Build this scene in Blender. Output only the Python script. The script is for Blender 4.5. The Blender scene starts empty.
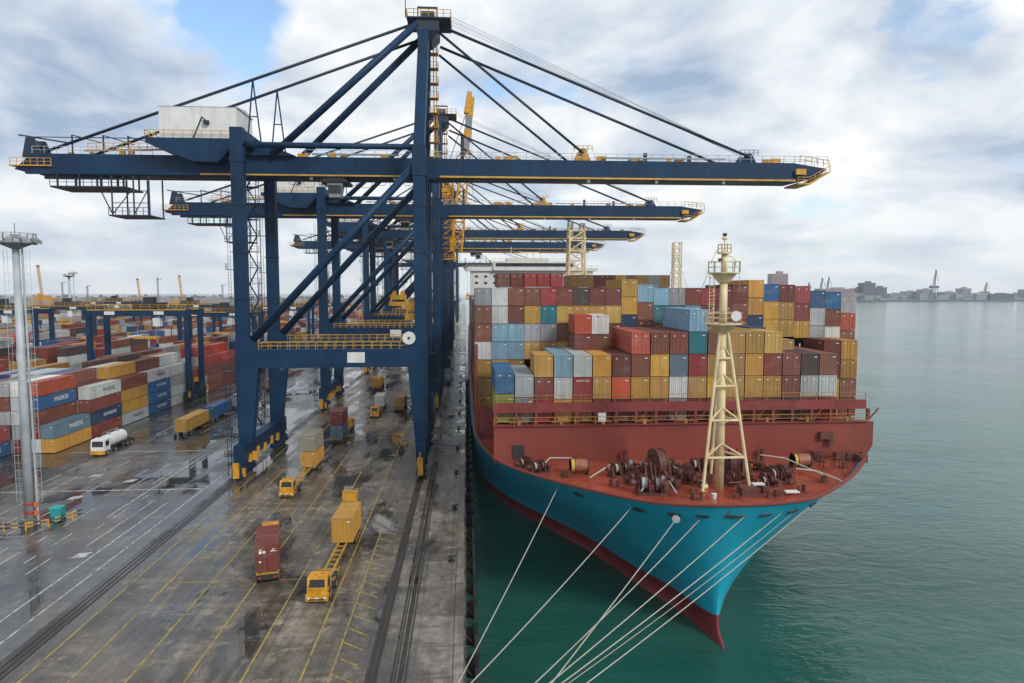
import bpy, math, random
from mathutils import Vector, Matrix
R = math.radians
S = bpy.context.scene
COL = S.collection
rnd = random.Random(7)

# ------------------------------------------------------------------ camera
cam = bpy.data.cameras.new('camera'); camo = bpy.data.objects.new('camera', cam); COL.objects.link(camo)
cam.sensor_width = 36.0; cam.lens = 24.01; cam.clip_start = 0.5; cam.clip_end = 30000
camo.location = (0, 0, 30)
camo.rotation_euler = (R(90 - 4.312), 0, R(-3.85))
S.camera = camo

# ------------------------------------------------------------------ world
SUN_EL, SUN_AZ = R(34), R(142)            # azimuth clockwise from +Y (the quay's direction)
W = bpy.data.worlds.new('World'); S.world = W; W.use_nodes = True
nt = W.node_tree; N = nt.nodes; L = nt.links; N.clear()
def nd(t, **k):
    n = N.new(t)
    for a, b in k.items(): setattr(n, a, b)
    return n
def wm(op, a, b=None, c=None):
    n = nd('ShaderNodeMath', operation=op)
    for i, v in enumerate((a, b, c)):
        if v is None: continue
        if isinstance(v, (int, float)): n.inputs[i].default_value = v
        else: L.new(v, n.inputs[i])
    return n.outputs[0]
def wramp(f, stops):
    n = nd('ShaderNodeValToRGB'); L.new(f, n.inputs[0]); e = n.color_ramp.elements
    while len(e) < len(stops): e.new(0.5)
    for q, (p, c) in zip(e, stops):
        q.position = p; q.color = (c, c, c, 1) if isinstance(c, (int, float)) else (*c, 1)
    return n.outputs[0]
def wmix(f, a, b):
    n = nd('ShaderNodeMix', data_type='RGBA')
    for i, v in ((0, f), (6, a), (7, b)):
        if isinstance(v, (int, float)): n.inputs[i].default_value = v
        elif isinstance(v, tuple): n.inputs[i].default_value = (*v, 1)
        else: L.new(v, n.inputs[i])
    return n.outputs[2]
sky = nd('ShaderNodeTexSky', sky_type='NISHITA'); sky.sun_disc = False
sky.sun_elevation = SUN_EL; sky.sun_rotation = SUN_AZ; sky.dust_density = 1.5
tc = nd('ShaderNodeTexCoord'); sp = nd('ShaderNodeSeparateXYZ'); L.new(tc.outputs['Generated'], sp.inputs[0])
zc = wm('MAXIMUM', sp.outputs[2], 0.0)
den = wm('ADD', zc, 0.27)
cb = nd('ShaderNodeCombineXYZ')
L.new(wm('DIVIDE', sp.outputs[0], den), cb.inputs[0]); L.new(wm('DIVIDE', sp.outputs[1], den), cb.inputs[1])
def wnoise(scale, detail, rough, off, dist=0.0):
    mp = nd('ShaderNodeMapping'); mp.inputs['Location'].default_value = off; L.new(cb.outputs[0], mp.inputs[0])
    n = nd('ShaderNodeTexNoise'); n.inputs['Scale'].default_value = scale; n.inputs['Detail'].default_value = detail
    n.inputs['Roughness'].default_value = rough; n.inputs['Distortion'].default_value = dist
    L.new(mp.outputs[0], n.inputs['Vector']); return n.outputs[0]
big = wnoise(1.2, 8, 0.52, (3.1, 0.4, 0), 0.25)
fine = wnoise(3.6, 10, 0.55, (9.0, 2.0, 0), 0.25)
def blob(x, y, z, lo, hi):            # soft spot of sky round a fixed compass direction
    v = nd('ShaderNodeVectorMath', operation='DOT_PRODUCT'); L.new(tc.outputs['Generated'], v.inputs[0])
    v.inputs[1].default_value = Vector((x, y, z)).normalized()
    m = nd('ShaderNodeMapRange', interpolation_type='SMOOTHSTEP'); L.new(v.outputs['Value'], m.inputs[0])
    m.inputs[1].default_value = math.cos(R(hi)); m.inputs[2].default_value = math.cos(R(lo)); return m.outputs[0]
SKYB = blob(-0.33, 0.88, 0.345, 1, 9)     # gap of blue, upper left
SKYC = blob(0.544, 0.782, 0.306, 0.3, 4.5)     # smaller gap, upper right
SKYD = blob(-0.46, 0.868, 0.205, 1, 13)     # the heavy cloud, left
SKYE = blob(0.236, 0.933, 0.27, 1, 9)      # grey cloud belly above the boom
cov = wm('ADD', wm('MULTIPLY', big, 0.6), wm('MULTIPLY', fine, 0.55))
cov = wm('SUBTRACT', wm('SUBTRACT', cov, wm('MULTIPLY', SKYB, 0.23)), wm('MULTIPLY', SKYC, 0.14))
cov = wm('ADD', cov, wm('MULTIPLY', SKYD, 0.16))
mask = wramp(cov, ((0.385, 0.0), (0.50, 1.0)))
dk = wm('ADD', wm('ADD', wm('MULTIPLY', wnoise(2.1, 10, 0.54, (1.0, 7.0, 0), 0.3), 1.45), -0.22), wm('ADD', wm('MULTIPLY', SKYD, 0.17), wm('MULTIPLY', SKYE, 0.17)))
ccol = wramp(dk, ((0.37, (7.0, 7.0, 7.0)), (0.50, (5.6, 5.95, 6.35)), (0.80, (2.5, 3.3, 4.5))))
up = wramp(sp.outputs[2], ((0.0, 1.0), (0.16, 0.0)))
ccol = wmix(wm('MULTIPLY', up, 0.65), ccol, (5.9, 6.25, 6.5))
mask = wm('MAXIMUM', mask, up)
skyc = nd('ShaderNodeMix', data_type='RGBA', blend_type='MULTIPLY'); skyc.inputs[0].default_value = 1
L.new(sky.outputs[0], skyc.inputs[6]); skyc.inputs[7].default_value = (1.35, 1.45, 1.5, 1)
fin = wmix(mask, skyc.outputs[2], ccol)
bg = nd('ShaderNodeBackground'); bg.inputs[1].default_value = 0.1; L.new(fin, bg.inputs[0])
wo = nd('ShaderNodeOutputWorld'); L.new(bg.outputs[0], wo.inputs[0])

# ------------------------------------------------------------------ sun
sl = bpy.data.lights.new('sun', 'SUN'); sl.energy = 1.7; sl.angle = R(14); sl.color = (1.0, 0.95, 0.88)
so = bpy.data.objects.new('sun', sl); COL.objects.link(so)
sd = Vector((math.sin(SUN_AZ) * math.cos(SUN_EL), math.cos(SUN_AZ) * math.cos(SUN_EL), math.sin(SUN_EL)))
so.rotation_euler = sd.to_track_quat('Z', 'Y').to_euler()

S.view_settings.view_transform = 'Standard'; S.view_settings.look = 'None'
S.view_settings.exposure = 0.55; S.view_settings.gamma = 1.0; S.view_settings.use_curve_mapping = False
S.render.engine = 'CYCLES'
S.cycles.max_bounces = 6; S.cycles.diffuse_bounces = 2; S.cycles.glossy_bounces = 3; S.cycles.volume_bounces = 1
S.cycles.use_denoising = True
try: S.cycles.denoiser = 'OPENIMAGEDENOISE'
except Exception: pass

# ------------------------------------------------------------------ mesh helper
class MB:
    def __init__(s): s.v = []; s.f = []; s.cut = []
    def nx(s): s.cut.append((len(s.v), len(s.f))); return s      # what follows is a piece of its own
    def add(s, vs, fs):
        o = len(s.v); s.v += [tuple(p) for p in vs]; s.f += [tuple(o + i for i in q) for q in fs]; return s
    def box(s, x0, x1, y0, y1, z0, z1):
        return s.add([(x0,y0,z0),(x1,y0,z0),(x1,y1,z0),(x0,y1,z0),(x0,y0,z1),(x1,y0,z1),(x1,y1,z1),(x0,y1,z1)],
                     [(0,3,2,1),(4,5,6,7),(0,1,5,4),(1,2,6,5),(2,3,7,6),(3,0,4,7)])
    def cbox(s, x, y, z, sx, sy, sz): return s.box(x-sx/2, x+sx/2, y-sy/2, y+sy/2, z, z+sz)
    def frus(s, a, b):                     # two rectangles (x0,x1,y0,y1,z) joined
        (x0,x1,y0,y1,z), (u0,u1,w0,w1,t) = a, b
        return s.add([(x0,y0,z),(x1,y0,z),(x1,y1,z),(x0,y1,z),(u0,w0,t),(u1,w0,t),(u1,w1,t),(u0,w1,t)],
                     [(0,3,2,1),(4,5,6,7),(0,1,5,4),(1,2,6,5),(2,3,7,6),(3,0,4,7)])
    def tube(s, a, b, r, n=8, r2=None, cap=True):
        a, b = Vector(a), Vector(b); d = (b - a)
        if d.length < 1e-6: return s
        d.normalize(); u = d.orthogonal().normalized()
        if abs(d.z) < 0.99: u = d.cross(Vector((0,0,1))).normalized()
        w = d.cross(u); r2 = r if r2 is None else r2
        vs = []
        for c, q in ((a, r), (b, r2)):
            for k in range(n):
                t = 2*math.pi*(k+.5)/n; vs.append(c + u*(q*math.cos(t)) + w*(q*math.sin(t)))
        fs = [(k, (k+1)%n, n+(k+1)%n, n+k) for k in range(n)]
        if cap: fs += [tuple(range(n-1,-1,-1)), tuple(range(n, 2*n))]
        return s.add(vs, fs)
    def path(s, pts, r, n=5):
        for a, b in zip(pts, pts[1:]): s.tube(a, b, r, n, cap=False)
        return s
    def beam(s, a, b, w, h):               # rectangular bar between two points
        a, b = Vector(a), Vector(b); d = (b-a).normalized()
        u = d.cross(Vector((0,0,1))); u = Vector((1,0,0)) if u.length < 1e-4 else u.normalized()
        v = u.cross(d); vs = []
        for c in (a, b):
            for p, q in ((-1,-1),(1,-1),(1,1),(-1,1)): vs.append(c + u*(p*w/2) + v*(q*h/2))
        return s.add(vs, [(0,3,2,1),(4,5,6,7),(0,1,5,4),(1,2,6,5),(2,3,7,6),(3,0,4,7)])
    def prism(s, poly, axis, c0, c1):      # outline in the two other axes, pulled along axis
        def P(p, c):
            return {'x': (c, p[0], p[1]), 'y': (p[0], c, p[1]), 'z': (p[0], p[1], c)}[axis]
        n = len(poly); vs = [P(p, c0) for p in poly] + [P(p, c1) for p in poly]
        return s.add(vs, [tuple(range(n-1,-1,-1)), tuple(range(n, 2*n))] + [(k,(k+1)%n,n+(k+1)%n,n+k) for k in range(n)])
    def rail(s, pts, h=1.1, step=1.6, r=0.035, mid=True):  # handrail along a path
        for a, b in zip(pts, pts[1:]):
            a, b = Vector(a), Vector(b); d = b-a; n = max(1, round(d.length/step)); zz = Vector((0,0,1))
            s.tube(a+zz*h, b+zz*h, r, 4, cap=False)
            if mid: s.tube(a+zz*h*.5, b+zz*h*.5, r*.8, 4, cap=False)
            for k in range(n+1):
                p = a + d*(k/n); s.tube(p, p+zz*h, r, 4, cap=False)
        return s
    def lattice(s, a, b, w, n, r, side=(1,0,0), w2=None):   # square lattice mast
        a, b = Vector(a), Vector(b); d = (b-a).normalized(); u = Vector(side); u = (u - d*u.dot(d)).normalized(); v = d.cross(u)
        w2 = w if w2 is None else w2
        def C(t, k):
            q = (w + (w2-w)*t)/2; p, o = ((-1,-1),(1,-1),(1,1),(-1,1))[k]
            return a + (b-a)*t + u*(p*q) + v*(o*q)
        for k in range(4): s.tube(C(0,k), C(1,k), r, 5)
        for i in range(n):
            for k in range(4):
                t0, t1 = i/n, (i+1)/n
                s.tube(C(t0,k), C(t1,(k+1)%4), r*.6, 4, cap=False); s.tube(C(t1,k), C(t1,(k+1)%4), r*.6, 4, cap=False)
        return s
    def mesh(s, name, smooth=False):
        m = bpy.data.meshes.new(name); m.from_pydata(s.v, [], s.f); m.update()
        if smooth: m.polygons.foreach_set('use_smooth', [True]*len(m.polygons))
        return m
    def build(s, name, mat, parent=None, smooth=False, loc=None):
        if s.cut:
            b = [c for c in s.cut if c[0]] + [(len(s.v), len(s.f))]; b = ([] if s.cut[0][0] == 0 else []) + b; v0 = f0 = 0; o = None
            for v1, f1 in b:
                if v1 > v0:
                    q = MB(); q.v = s.v[v0:v1]; q.f = [tuple(i-v0 for i in f) for f in s.f[f0:f1]]; r_ = q.build(name, mat, parent, smooth, loc); o = o or r_
                v0, f0 = v1, f1
            return o
        m = s.mesh(name, smooth); m.materials.append(mat)
        o = bpy.data.objects.new(name, m); COL.objects.link(o)
        if parent: o.parent = parent
        if loc: o.location = loc
        return o
def tag(o, label=None, cat=None, group=None, kind=None):
    if label: o['label'] = label
    if cat: o['category'] = cat
    if group: o['group'] = group
    if kind: o['kind'] = kind
    return o
def empty(name, loc=(0,0,0), rz=0, label=None, cat=None, group=None):
    o = bpy.data.objects.new(name, None); COL.objects.link(o); o.location = loc; o.rotation_euler = (0,0,rz)
    return tag(o, label, cat, group)
def copy_tree(o, parent=None):
    c = o.copy(); COL.objects.link(c)
    if parent: c.parent = parent; c.matrix_parent_inverse = o.matrix_parent_inverse.copy()
    for ch in o.children: copy_tree(ch, c)
    return c

# ------------------------------------------------------------------ materials
class NT:
    def __init__(s, name):
        s.m = bpy.data.materials.new(name); s.m.use_nodes = True; s.t = s.m.node_tree; s.n = s.t.nodes; s.l = s.t.links
        s.p = s.n['Principled BSDF']; s.tc = s.n.new('ShaderNodeTexCoord')
    def put(s, v, sock):
        if isinstance(v, (int, float)): sock.default_value = v
        elif isinstance(v, tuple): sock.default_value = (*v, 1) if len(v) == 3 and sock.type == 'RGBA' else v
        else: s.l.new(v, sock)
    def math(s, op, a, b=None, clamp=False):
        n = s.n.new('ShaderNodeMath'); n.operation = op; n.use_clamp = clamp; s.put(a, n.inputs[0])
        if b is not None: s.put(b, n.inputs[1])
        return n.outputs[0]
    def mapping(s, scale=(1,1,1), loc=(0,0,0), co='Object', rot=(0,0,0)):
        n = s.n.new('ShaderNodeMapping'); n.inputs['Scale'].default_value = scale; n.inputs['Location'].default_value = loc
        n.inputs['Rotation'].default_value = rot
        s.l.new(s.tc.outputs[co] if isinstance(co, str) else co, n.inputs[0]); return n.outputs[0]
    def noise(s, vec, scale, detail=5, rough=.55, dist=0.0):
        n = s.n.new('ShaderNodeTexNoise'); s.l.new(vec, n.inputs['Vector']); n.inputs['Scale'].default_value = scale
        n.inputs['Detail'].default_value = detail; n.inputs['Roughness'].default_value = rough; n.inputs['Distortion'].default_value = dist
        return n.outputs[0]
    def ramp(s, f, *stops):
        n = s.n.new('ShaderNodeValToRGB'); s.l.new(f, n.inputs[0]); e = n.color_ramp.elements
        while len(e) < len(stops): e.new(.5)
        for q, (p, c) in zip(e, stops):
            q.position = p; q.color = (c,c,c,1) if isinstance(c, (int,float)) else (*c, 1)
        return n.outputs[0]
    def mix(s, f, a, b, blend='MIX'):
        n = s.n.new('ShaderNodeMix'); n.data_type = 'RGBA'; n.blend_type = blend
        s.put(f, n.inputs[0]); s.put(a, n.inputs[6]); s.put(b, n.inputs[7]); return n.outputs[2]
    def bump(s, h, strength=.3, dist=.1, nrm=None):
        n = s.n.new('ShaderNodeBump'); n.inputs['Strength'].default_value = strength; n.inputs['Distance'].default_value = dist
        s.l.new(h, n.inputs['Height'])
        if nrm: s.l.new(nrm, n.inputs['Normal'])
        return n.outputs[0]
    def out(s, color=None, rough=None, normal=None, metal=None):
        for v, k in ((color,'Base Color'),(rough,'Roughness'),(normal,'Normal'),(metal,'Metallic')):
            if v is not None: s.put(v, s.p.inputs[k])
        return s.m
    def world_pos(s):
        g = s.n.new('ShaderNodeNewGeometry'); return g.outputs['Position']

def paint(name, c, rough=.45, var=.35, scale=.35, rust=0.0, rustc=(.12,.045,.02), metal=0.0, streak=True):
    """painted steel: tone varies in patches, rain streaks run down, a little rust"""
    t = NT(name); pos = t.world_pos()
    a = t.noise(t.mapping((scale,)*3, co=pos), 1.0, 6, .6)
    col = t.mix(t.ramp(a, (.3, 0.0), (.7, 1.0)), tuple(v*(1-var) for v in c), tuple(min(1, v*(1+var*.6)) for v in c))
    if streak:
        b = t.noise(t.mapping((1.1, 1.1, .07), co=pos), 1.0, 4, .6)
        col = t.mix(t.math('MULTIPLY', t.ramp(b, (.48, 0.0), (.75, 1.0)), .35), col, tuple(v*.45+.01 for v in c))
    if rust:
        d = t.noise(t.mapping((.7, .7, .22), co=pos), 1.0, 8, .68)
        col = t.mix(t.ramp(d, (.62-.1*rust, 0.0), (.74-.1*rust, min(1, rust*1.4))), col, rustc)
    return t.out(col, t.ramp(a, (.2, rough*.8), (.8, min(1, rough*1.25))), None, metal)
def flat(name, c, rough=.6, metal=0.0):
    t = NT(name); a = t.noise(t.mapping((.8,)*3, co=t.world_pos()), 1.0, 4, .6)
    return t.out(t.mix(a, tuple(v*.78 for v in c), tuple(min(1, v*1.18) for v in c)), rough, None, metal)
M = {}
M['crane'] = paint('crane_blue_paint', (.003,.030,.082), .48, .4, .18, .08)
t = NT('crane_blue_paint'); pos = t.world_pos()
a = t.noise(t.mapping((.16,)*3, co=pos), 1.0, 8, .65); b = t.noise(t.mapping((1.2,1.2,.05), co=pos), 1.0, 5, .6); d = t.noise(t.mapping((.5,.5,.25), co=pos), 1.0, 9, .72); e = t.noise(t.mapping((.3,.3,.3), loc=(4,4,4), co=pos), 1.0, 7, .65)
col = t.mix(t.ramp(a, (.32,0.0), (.68,1.0)), (.0025,.020,.055), (.005,.038,.092))
col = t.mix(t.math('MULTIPLY', t.ramp(e, (.56,0.0), (.70,1.0)), .30), col, (.022,.062,.115))
col = t.mix(t.math('MULTIPLY', t.ramp(b, (.50,0.0), (.70,1.0)), .45), col, (.004,.010,.020))
col = t.mix(t.ramp(d, (.64,0.0), (.72,.65)), col, (.055,.030,.020))
t.p.inputs['Specular IOR Level'].default_value = .22
M['crane'] = t.out(col, t.ramp(a, (.3,.38), (.7,.62)))
M['crane_dark'] = paint('crane_dark_steel', (.006,.018,.04), .5, .3, .3)
M['yel'] = paint('safety_yellow', (.52,.29,.025), .5, .35, .8, .25)
M['oyel'] = paint('truck_yellow', (.56,.28,.016), .45, .38, 1.3, .28)
M['white'] = paint('white_steel', (.62,.63,.62), .5, .14, .3, .06)
M['cream'] = paint('cream_steel', (.66,.55,.32), .45, .22, .7, .32)
M['galv'] = paint('galvanised_steel', (.36,.40,.43), .42, .22, .5, 0)
M['grey'] = flat('grey_steel', (.22,.23,.24), .55)
M['dark'] = flat('dark_steel', (.02,.021,.023), .6)
M['rubber'] = flat('black_rubber', (.012,.012,.013), .75)
M['glass'] = flat('dark_glass', (.01,.016,.02), .06)
M['bed'] = paint('rusty_trailer_yellow', (.40,.23,.03), .6, .4, .9, .45)
M['rail'] = flat('rail_steel', (.05,.035,.028), .5, .3)
M['rope'] = flat('rope_fibre', (.36,.345,.30), .9)
M['winch'] = paint('winch_rust_red', (.105,.030,.022), .6, .5, 1.3, .9, (.16,.065,.03))
M['orange'] = flat('orange_plastic', (.6,.14,.02), .5)
M['red'] = flat('red_paint', (.35,.03,.02), .5)
M['teal'] = flat('teal_plastic', (.02,.28,.29), .5)
M['text_w'] = flat('white_lettering', (.75,.76,.76), .6)
M['text_d'] = flat('dark_lettering', (.04,.06,.09), .6)
M['drum'] = paint('orange_rope_drum', (.24,.09,.045), .5, .4, 1.5, .4)
M['drumy'] = flat('yellow_drum', (.5,.33,.05), .6)

# containers: one paint whose colour is each container's own object colour
def container_mat():
    t = NT('container_paint'); oi = t.n.new('ShaderNodeObjectInfo'); c = oi.outputs['Color']
    pos = t.world_pos()
    a = t.noise(t.mapping((.45,)*3, co=pos), 1.0, 6, .6)
    col = t.mix(t.ramp(a, (.25, 0.0), (.75, .55)), c, t.mix(1.0, c, (.62,.6,.58), 'MULTIPLY'))
    b = t.noise(t.mapping((1.6,1.6,.12), co=pos), 1.0, 5, .6)
    col = t.mix(t.math('MULTIPLY', t.ramp(b, (.46,0.0), (.66,1.0)), .55), col, t.mix(.6, c, (.09,.075,.06)))
    d = t.noise(t.mapping((1.3,1.3,.5), co=pos), 1.0, 8, .7)
    col = t.mix(t.ramp(d, (.60,0.0), (.70,.8)), col, (.12,.055,.032))
    f_ = t.noise(t.mapping((.35,.35,.9), loc=(7,2,5), co=pos), 1.0, 6, .6)
    col = t.mix(t.math('MULTIPLY', t.ramp(f_, (.55,0.0), (.7,1.0)), .14), col, (.42,.40,.37))
    return t.out(col, t.ramp(a, (.2,.38), (.8,.62)))
M['cont'] = container_mat()
# ------------------------------------------------------------------ the setting
WZ = -7.8
def sheet(name, poly, z, mat, kind='structure'):
    m = MB(); m.add([(x, y, z) for x, y in poly], [tuple(range(len(poly)))])
    return tag(m.build(name, mat), kind=kind)

def wet_ground(name, dry, wetc, pale, sc, seed, wet=.5, stain=(.045,.034,.026), stretch=(1,.35)):
    t = NT(name); pos = t.mapping(loc=(seed, seed*.7, 0), co=t.world_pos())
    st = t.mapping((stretch[0], stretch[1], 1), co=pos)
    a = t.noise(st, .07*sc, 9, .66, .5)              # broad damp / dry patches
    b = t.noise(pos, 1.1, 6, .65)                    # grain
    c = t.noise(t.mapping((.42, .05, 1), co=pos), .8, 9, .68, .4)   # wheel-worn streaks along the lanes
    d = t.noise(t.mapping((.06, .34, 1), co=pos), .8, 8, .66, .8)   # patches across them
    g = t.noise(pos, .42, 10, .78, .3)               # blotches
    col = t.mix(t.ramp(a, (.42, 0.0), (.58, 1.0)), wetc, dry)
    col = t.mix(t.math('MULTIPLY', t.ramp(c, (.50, 0.0), (.60, 1.0)), .70), col, pale)
    col = t.mix(t.math('MULTIPLY', t.ramp(d, (.52, 0.0), (.60, 1.0)), .60), col, stain)
    col = t.mix(t.math('MULTIPLY', t.ramp(d, (.36, 1.0), (.44, 0.0)), .55), col, pale)
    col = t.mix(t.math('MULTIPLY', t.ramp(g, (.55, 0.0), (.63, 1.0)), .60), col, tuple(v*1.35 for v in pale))
    col = t.mix(t.math('MULTIPLY', t.ramp(g, (.36, 1.0), (.44, 0.0)), .60), col, tuple(v*.5 for v in wetc))
    col = t.mix(t.ramp(b, (.34, .5), (.58, 0.0)), col, tuple(v*.55 for v in wetc))
    br = t.n.new('ShaderNodeTexBrick'); t.l.new(t.mapping(loc=(.4, 1.3, 0), co=pos), br.inputs['Vector'])
    br.offset = 0; br.inputs['Scale'].default_value = 1; br.inputs['Brick Width'].default_value = 7.4; br.inputs['Row Height'].default_value = 6.1
    br.inputs['Mortar Size'].default_value = .035; br.inputs['Mortar Smooth'].default_value = .3
    for k, v in (('Color1', .0), ('Color2', .0), ('Mortar', 1)): br.inputs[k].default_value = (v, v, v, 1)
    br2 = t.n.new('ShaderNodeTexBrick'); t.l.new(t.mapping(loc=(.4, 1.3, 0), co=pos), br2.inputs['Vector'])
    br2.offset = 0; br2.inputs['Scale'].default_value = 1; br2.inputs['Brick Width'].default_value = 7.4; br2.inputs['Row Height'].default_value = 6.1; br2.inputs['Mortar Size'].default_value = 0
    br2.inputs['Color1'].default_value = (.75,.75,.75,1); br2.inputs['Color2'].default_value = (1.12,1.12,1.12,1)
    col = t.mix(1.0, col, br2.outputs[0], 'MULTIPLY')
    col = t.mix(t.math('MULTIPLY', br.outputs[0], .7), col, tuple(v*.35 for v in wetc))
    # a film of rain nearly everywhere, real puddles where the broad pattern is low
    e = t.noise(st, .13*sc, 8, .62, .7)
    w = t.math('ADD', t.math('MULTIPLY', e, .6), t.math('ADD', t.math('MULTIPLY', a, .25), t.math('MULTIPLY', g, .15)))
    lo = .40 + .12*wet
    pud = t.ramp(w, (lo-.035, 1.0), (lo+.035, 0.0)); damp = t.ramp(w, (lo, 1.0), (lo+.16, 0.0))
    rough = t.math('SUBTRACT', t.math('ADD', .50, t.math('MULTIPLY', b, .1)), t.math('ADD', t.math('MULTIPLY', damp, .33), t.math('MULTIPLY', pud, .22)))
    tr = t.noise(t.mapping((1.9, .012, 1), co=pos), 1.0, 4, .6)      # tyre tracks
    col = t.mix(t.math('MULTIPLY', t.ramp(tr, (.55, 0.0), (.62, 1.0)), .45), col, tuple(v*.55 for v in wetc))
    col = t.mix(t.math('MULTIPLY', damp, .35), col, tuple(v*.7 for v in wetc))
    col = t.mix(t.math('MULTIPLY', pud, .6), col, tuple(v*.5 for v in wetc))
    nrm = t.bump(t.math('MULTIPLY', t.math('SUBTRACT', 1.0, damp), t.math('ADD', b, g)), .3, .04)
    t.p.inputs['Specular IOR Level'].default_value = .6
    return t.out(col, t.math('MAXIMUM', rough, .03), nrm)
M['yard'] = wet_ground('yard_asphalt', (.135,.127,.115), (.055,.054,.053), (.22,.205,.18), 1.1, 3, .66)
M['apron'] = wet_ground('apron_asphalt', (.185,.158,.120), (.064,.055,.045), (.35,.295,.22), 1.3, 11, .54, stain=(.075,.052,.034))
M['cope'] = wet_ground('quay_concrete', (.24,.215,.18), (.085,.076,.064), (.33,.30,.255), 2.4, 23, .36)
M['beige'] = wet_ground('worn_concrete', (.17,.145,.115), (.06,.054,.046), (.27,.235,.185), 1.9, 41, .40, stretch=(1,.2))

sheet('ground', [(-4500,-120),(-1.15,-120),(-1.15,2600),(-300,3200),(-300,5400),(-4500,5400)], 0, M['yard'])
sheet('apron', [(-35.85,-100),(-7.98,-100),(-7.98,1400),(-35.85,1400)], .004, M['apron'])
sheet('worn_strip', [(-35.8,-100),(-31.9,-100),(-31.9,1400),(-35.8,1400)], .008, M['beige'])
sheet('quay_strip', [(-7.02,-100),(-1.15,-100),(-1.15,1400),(-7.02,1400)], .004, M['cope'])
m = MB(); m.box(-1.15, -.35, -100, 1400, -14, .10); m.box(-.35, -.15, -100, 1400, -14, -1.6)
tag(m.build('quay_wall', M['cope']), kind='structure')
# painted lines
def road_paint(name, c, gone=.5):
    t = NT(name); a = t.noise(t.world_pos(), 1.3, 7, .7)
    return t.out(t.mix(t.ramp(a, (gone-.12, 1.0), (gone+.1, 0.0)), c, (.075,.073,.068)), .5)
M['line_y'] = road_paint('worn_yellow_paint', (.36,.25,.04), .45)
M['line_w'] = road_paint('worn_white_paint', (.46,.46,.45), .46)
m = MB()
for X in (-12.9,-17.4,-21.7,-26.2,-30.6,-34.4):
    y = 20
    while y < 420:
        l = rnd.uniform(14, 40); m.cbox(X, y+l/2, .012, .16, l, .001); y += l + rnd.choice((0, 0, .6, 2.5))
m.box(-10.75, -10.62, 30, 84, .012, .013)
y = 30
while y < 84:
    m.add([(-10.6,y,.0125),(-10.6,y+.2,.0125),(-8.75,y-1.2,.0125),(-8.75,y-1.4,.0125)], [(3,2,1,0)]); y += 2.45
for Y in (70.2, 96.0): m.box(-30.5, -17.5, Y, Y+.14, .0135, .014)
tag(m.build('lane_markings', M['line_y']), kind='structure')
m = MB()
m.box(-39.75,-39.58, 10, 320, .006, .007)
for i, X in enumerate((-42.3,-44.6,-46.6,-48.7,-51.2,-53.4,-56.4,-59.2,-62.5,-66.0)):
    y = 28 + (i*3.7) % 6
    while y < 122:
        l = rnd.choice((2.2, 4.5, 7.5, 10)); 
        if rnd.random() < .78: m.cbox(X, y+l/2, .006, .17, l, .001)
        y += l + rnd.uniform(1.6, 4.5)
m.box(-42.4,-42.2, 60, 96, .0065, .0075); m.box(-47.7,-47.5, 92, 128, .0065, .0075)
for Y in (129.5, 104.2): m.box(-73, -40, Y, Y+.35, .008, .009)
for X in (-64.5,-60.0,-55.5): m.cbox(X, 220, .006, .2, 150, .001)
for x0, y0 in ((-53.8,108.5),(-57.4,100),(-60.8,112),(-44.5,77.5)): m.add([(x0,y0,.0095),(x0+1.5,y0+.4,.0095),(x0+1.7,y0+2.0,.0095),(x0+.2,y0+1.6,.0095)],[(0,1,2,3)])
tag(m.build('white_markings', M['line_w']), kind='structure')
# crane rails: dark trench with two running rails each
M['trench'] = wet_ground('rail_trench', (.030,.026,.023), (.015,.014,.013), (.06,.05,.04), 3, 5, .3)
for X, w in ((-36.8, 1.9), (-7.5, .95)):
    sheet('rail_trench', [(X-w/2,-100),(X+w/2,-100),(X+w/2,1400),(X-w/2,1400)], .009, M['trench'])
m = MB()
for X in (-37.05,-36.55,-36.0): m.box(X-.05, X+.05, -100, 900, .0, .05)
for X in (-7.7,-7.25,-5.65,-4.85): m.box(X-.06, X+.06, -100, 900, .0, .05)
tag(m.build('crane_rails', M['rail']), kind='structure')
m = MB(); m.box(-5.45,-5.05,-100,900,.0045,.0055); m.box(-6.0,-5.8,-100,900,.0045,.0055)
tag(m.build('rail_grooves', M['trench']), kind='structure')

# water
t = NT('harbour_water'); pos = t.world_pos()
w1 = t.noise(t.mapping((.16,.30,1), co=pos, rot=(0,0,R(25))), 1.0, 5, .55, .6)
w2 = t.noise(t.mapping((.55,1.0,1), co=pos, rot=(0,0,R(18))), 1.0, 5, .6, .4)
w3 = t.noise(t.mapping((.02,.035,1), co=pos), 1.0, 4, .5)
w4 = t.noise(t.mapping((.006,.012,1), co=pos), 1.0, 5, .6)
h = t.math('ADD', t.math('MULTIPLY', w1, .9), t.math('MULTIPLY', w2, .38))
nrm = t.bump(t.math('MULTIPLY', h, t.math('MULTIPLY', t.ramp(w3, (.3,.5), (.7,1.1)), t.ramp(w4, (.3,.6), (.7,1.15)))), .60, .8)
col = t.mix(t.ramp(w4, (.35,0.0), (.65,1.0)), (.004,.052,.038), (.030,.128,.100))
t.p.inputs['IOR'].default_value = 1.33
M['water'] = t.out(col, .09, nrm)
sheet('water', [(-.14,-120),(4500,-120),(4500,5400),(-300,5400),(-300,3200),(-.14,2600)], WZ, M['water'])

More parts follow.
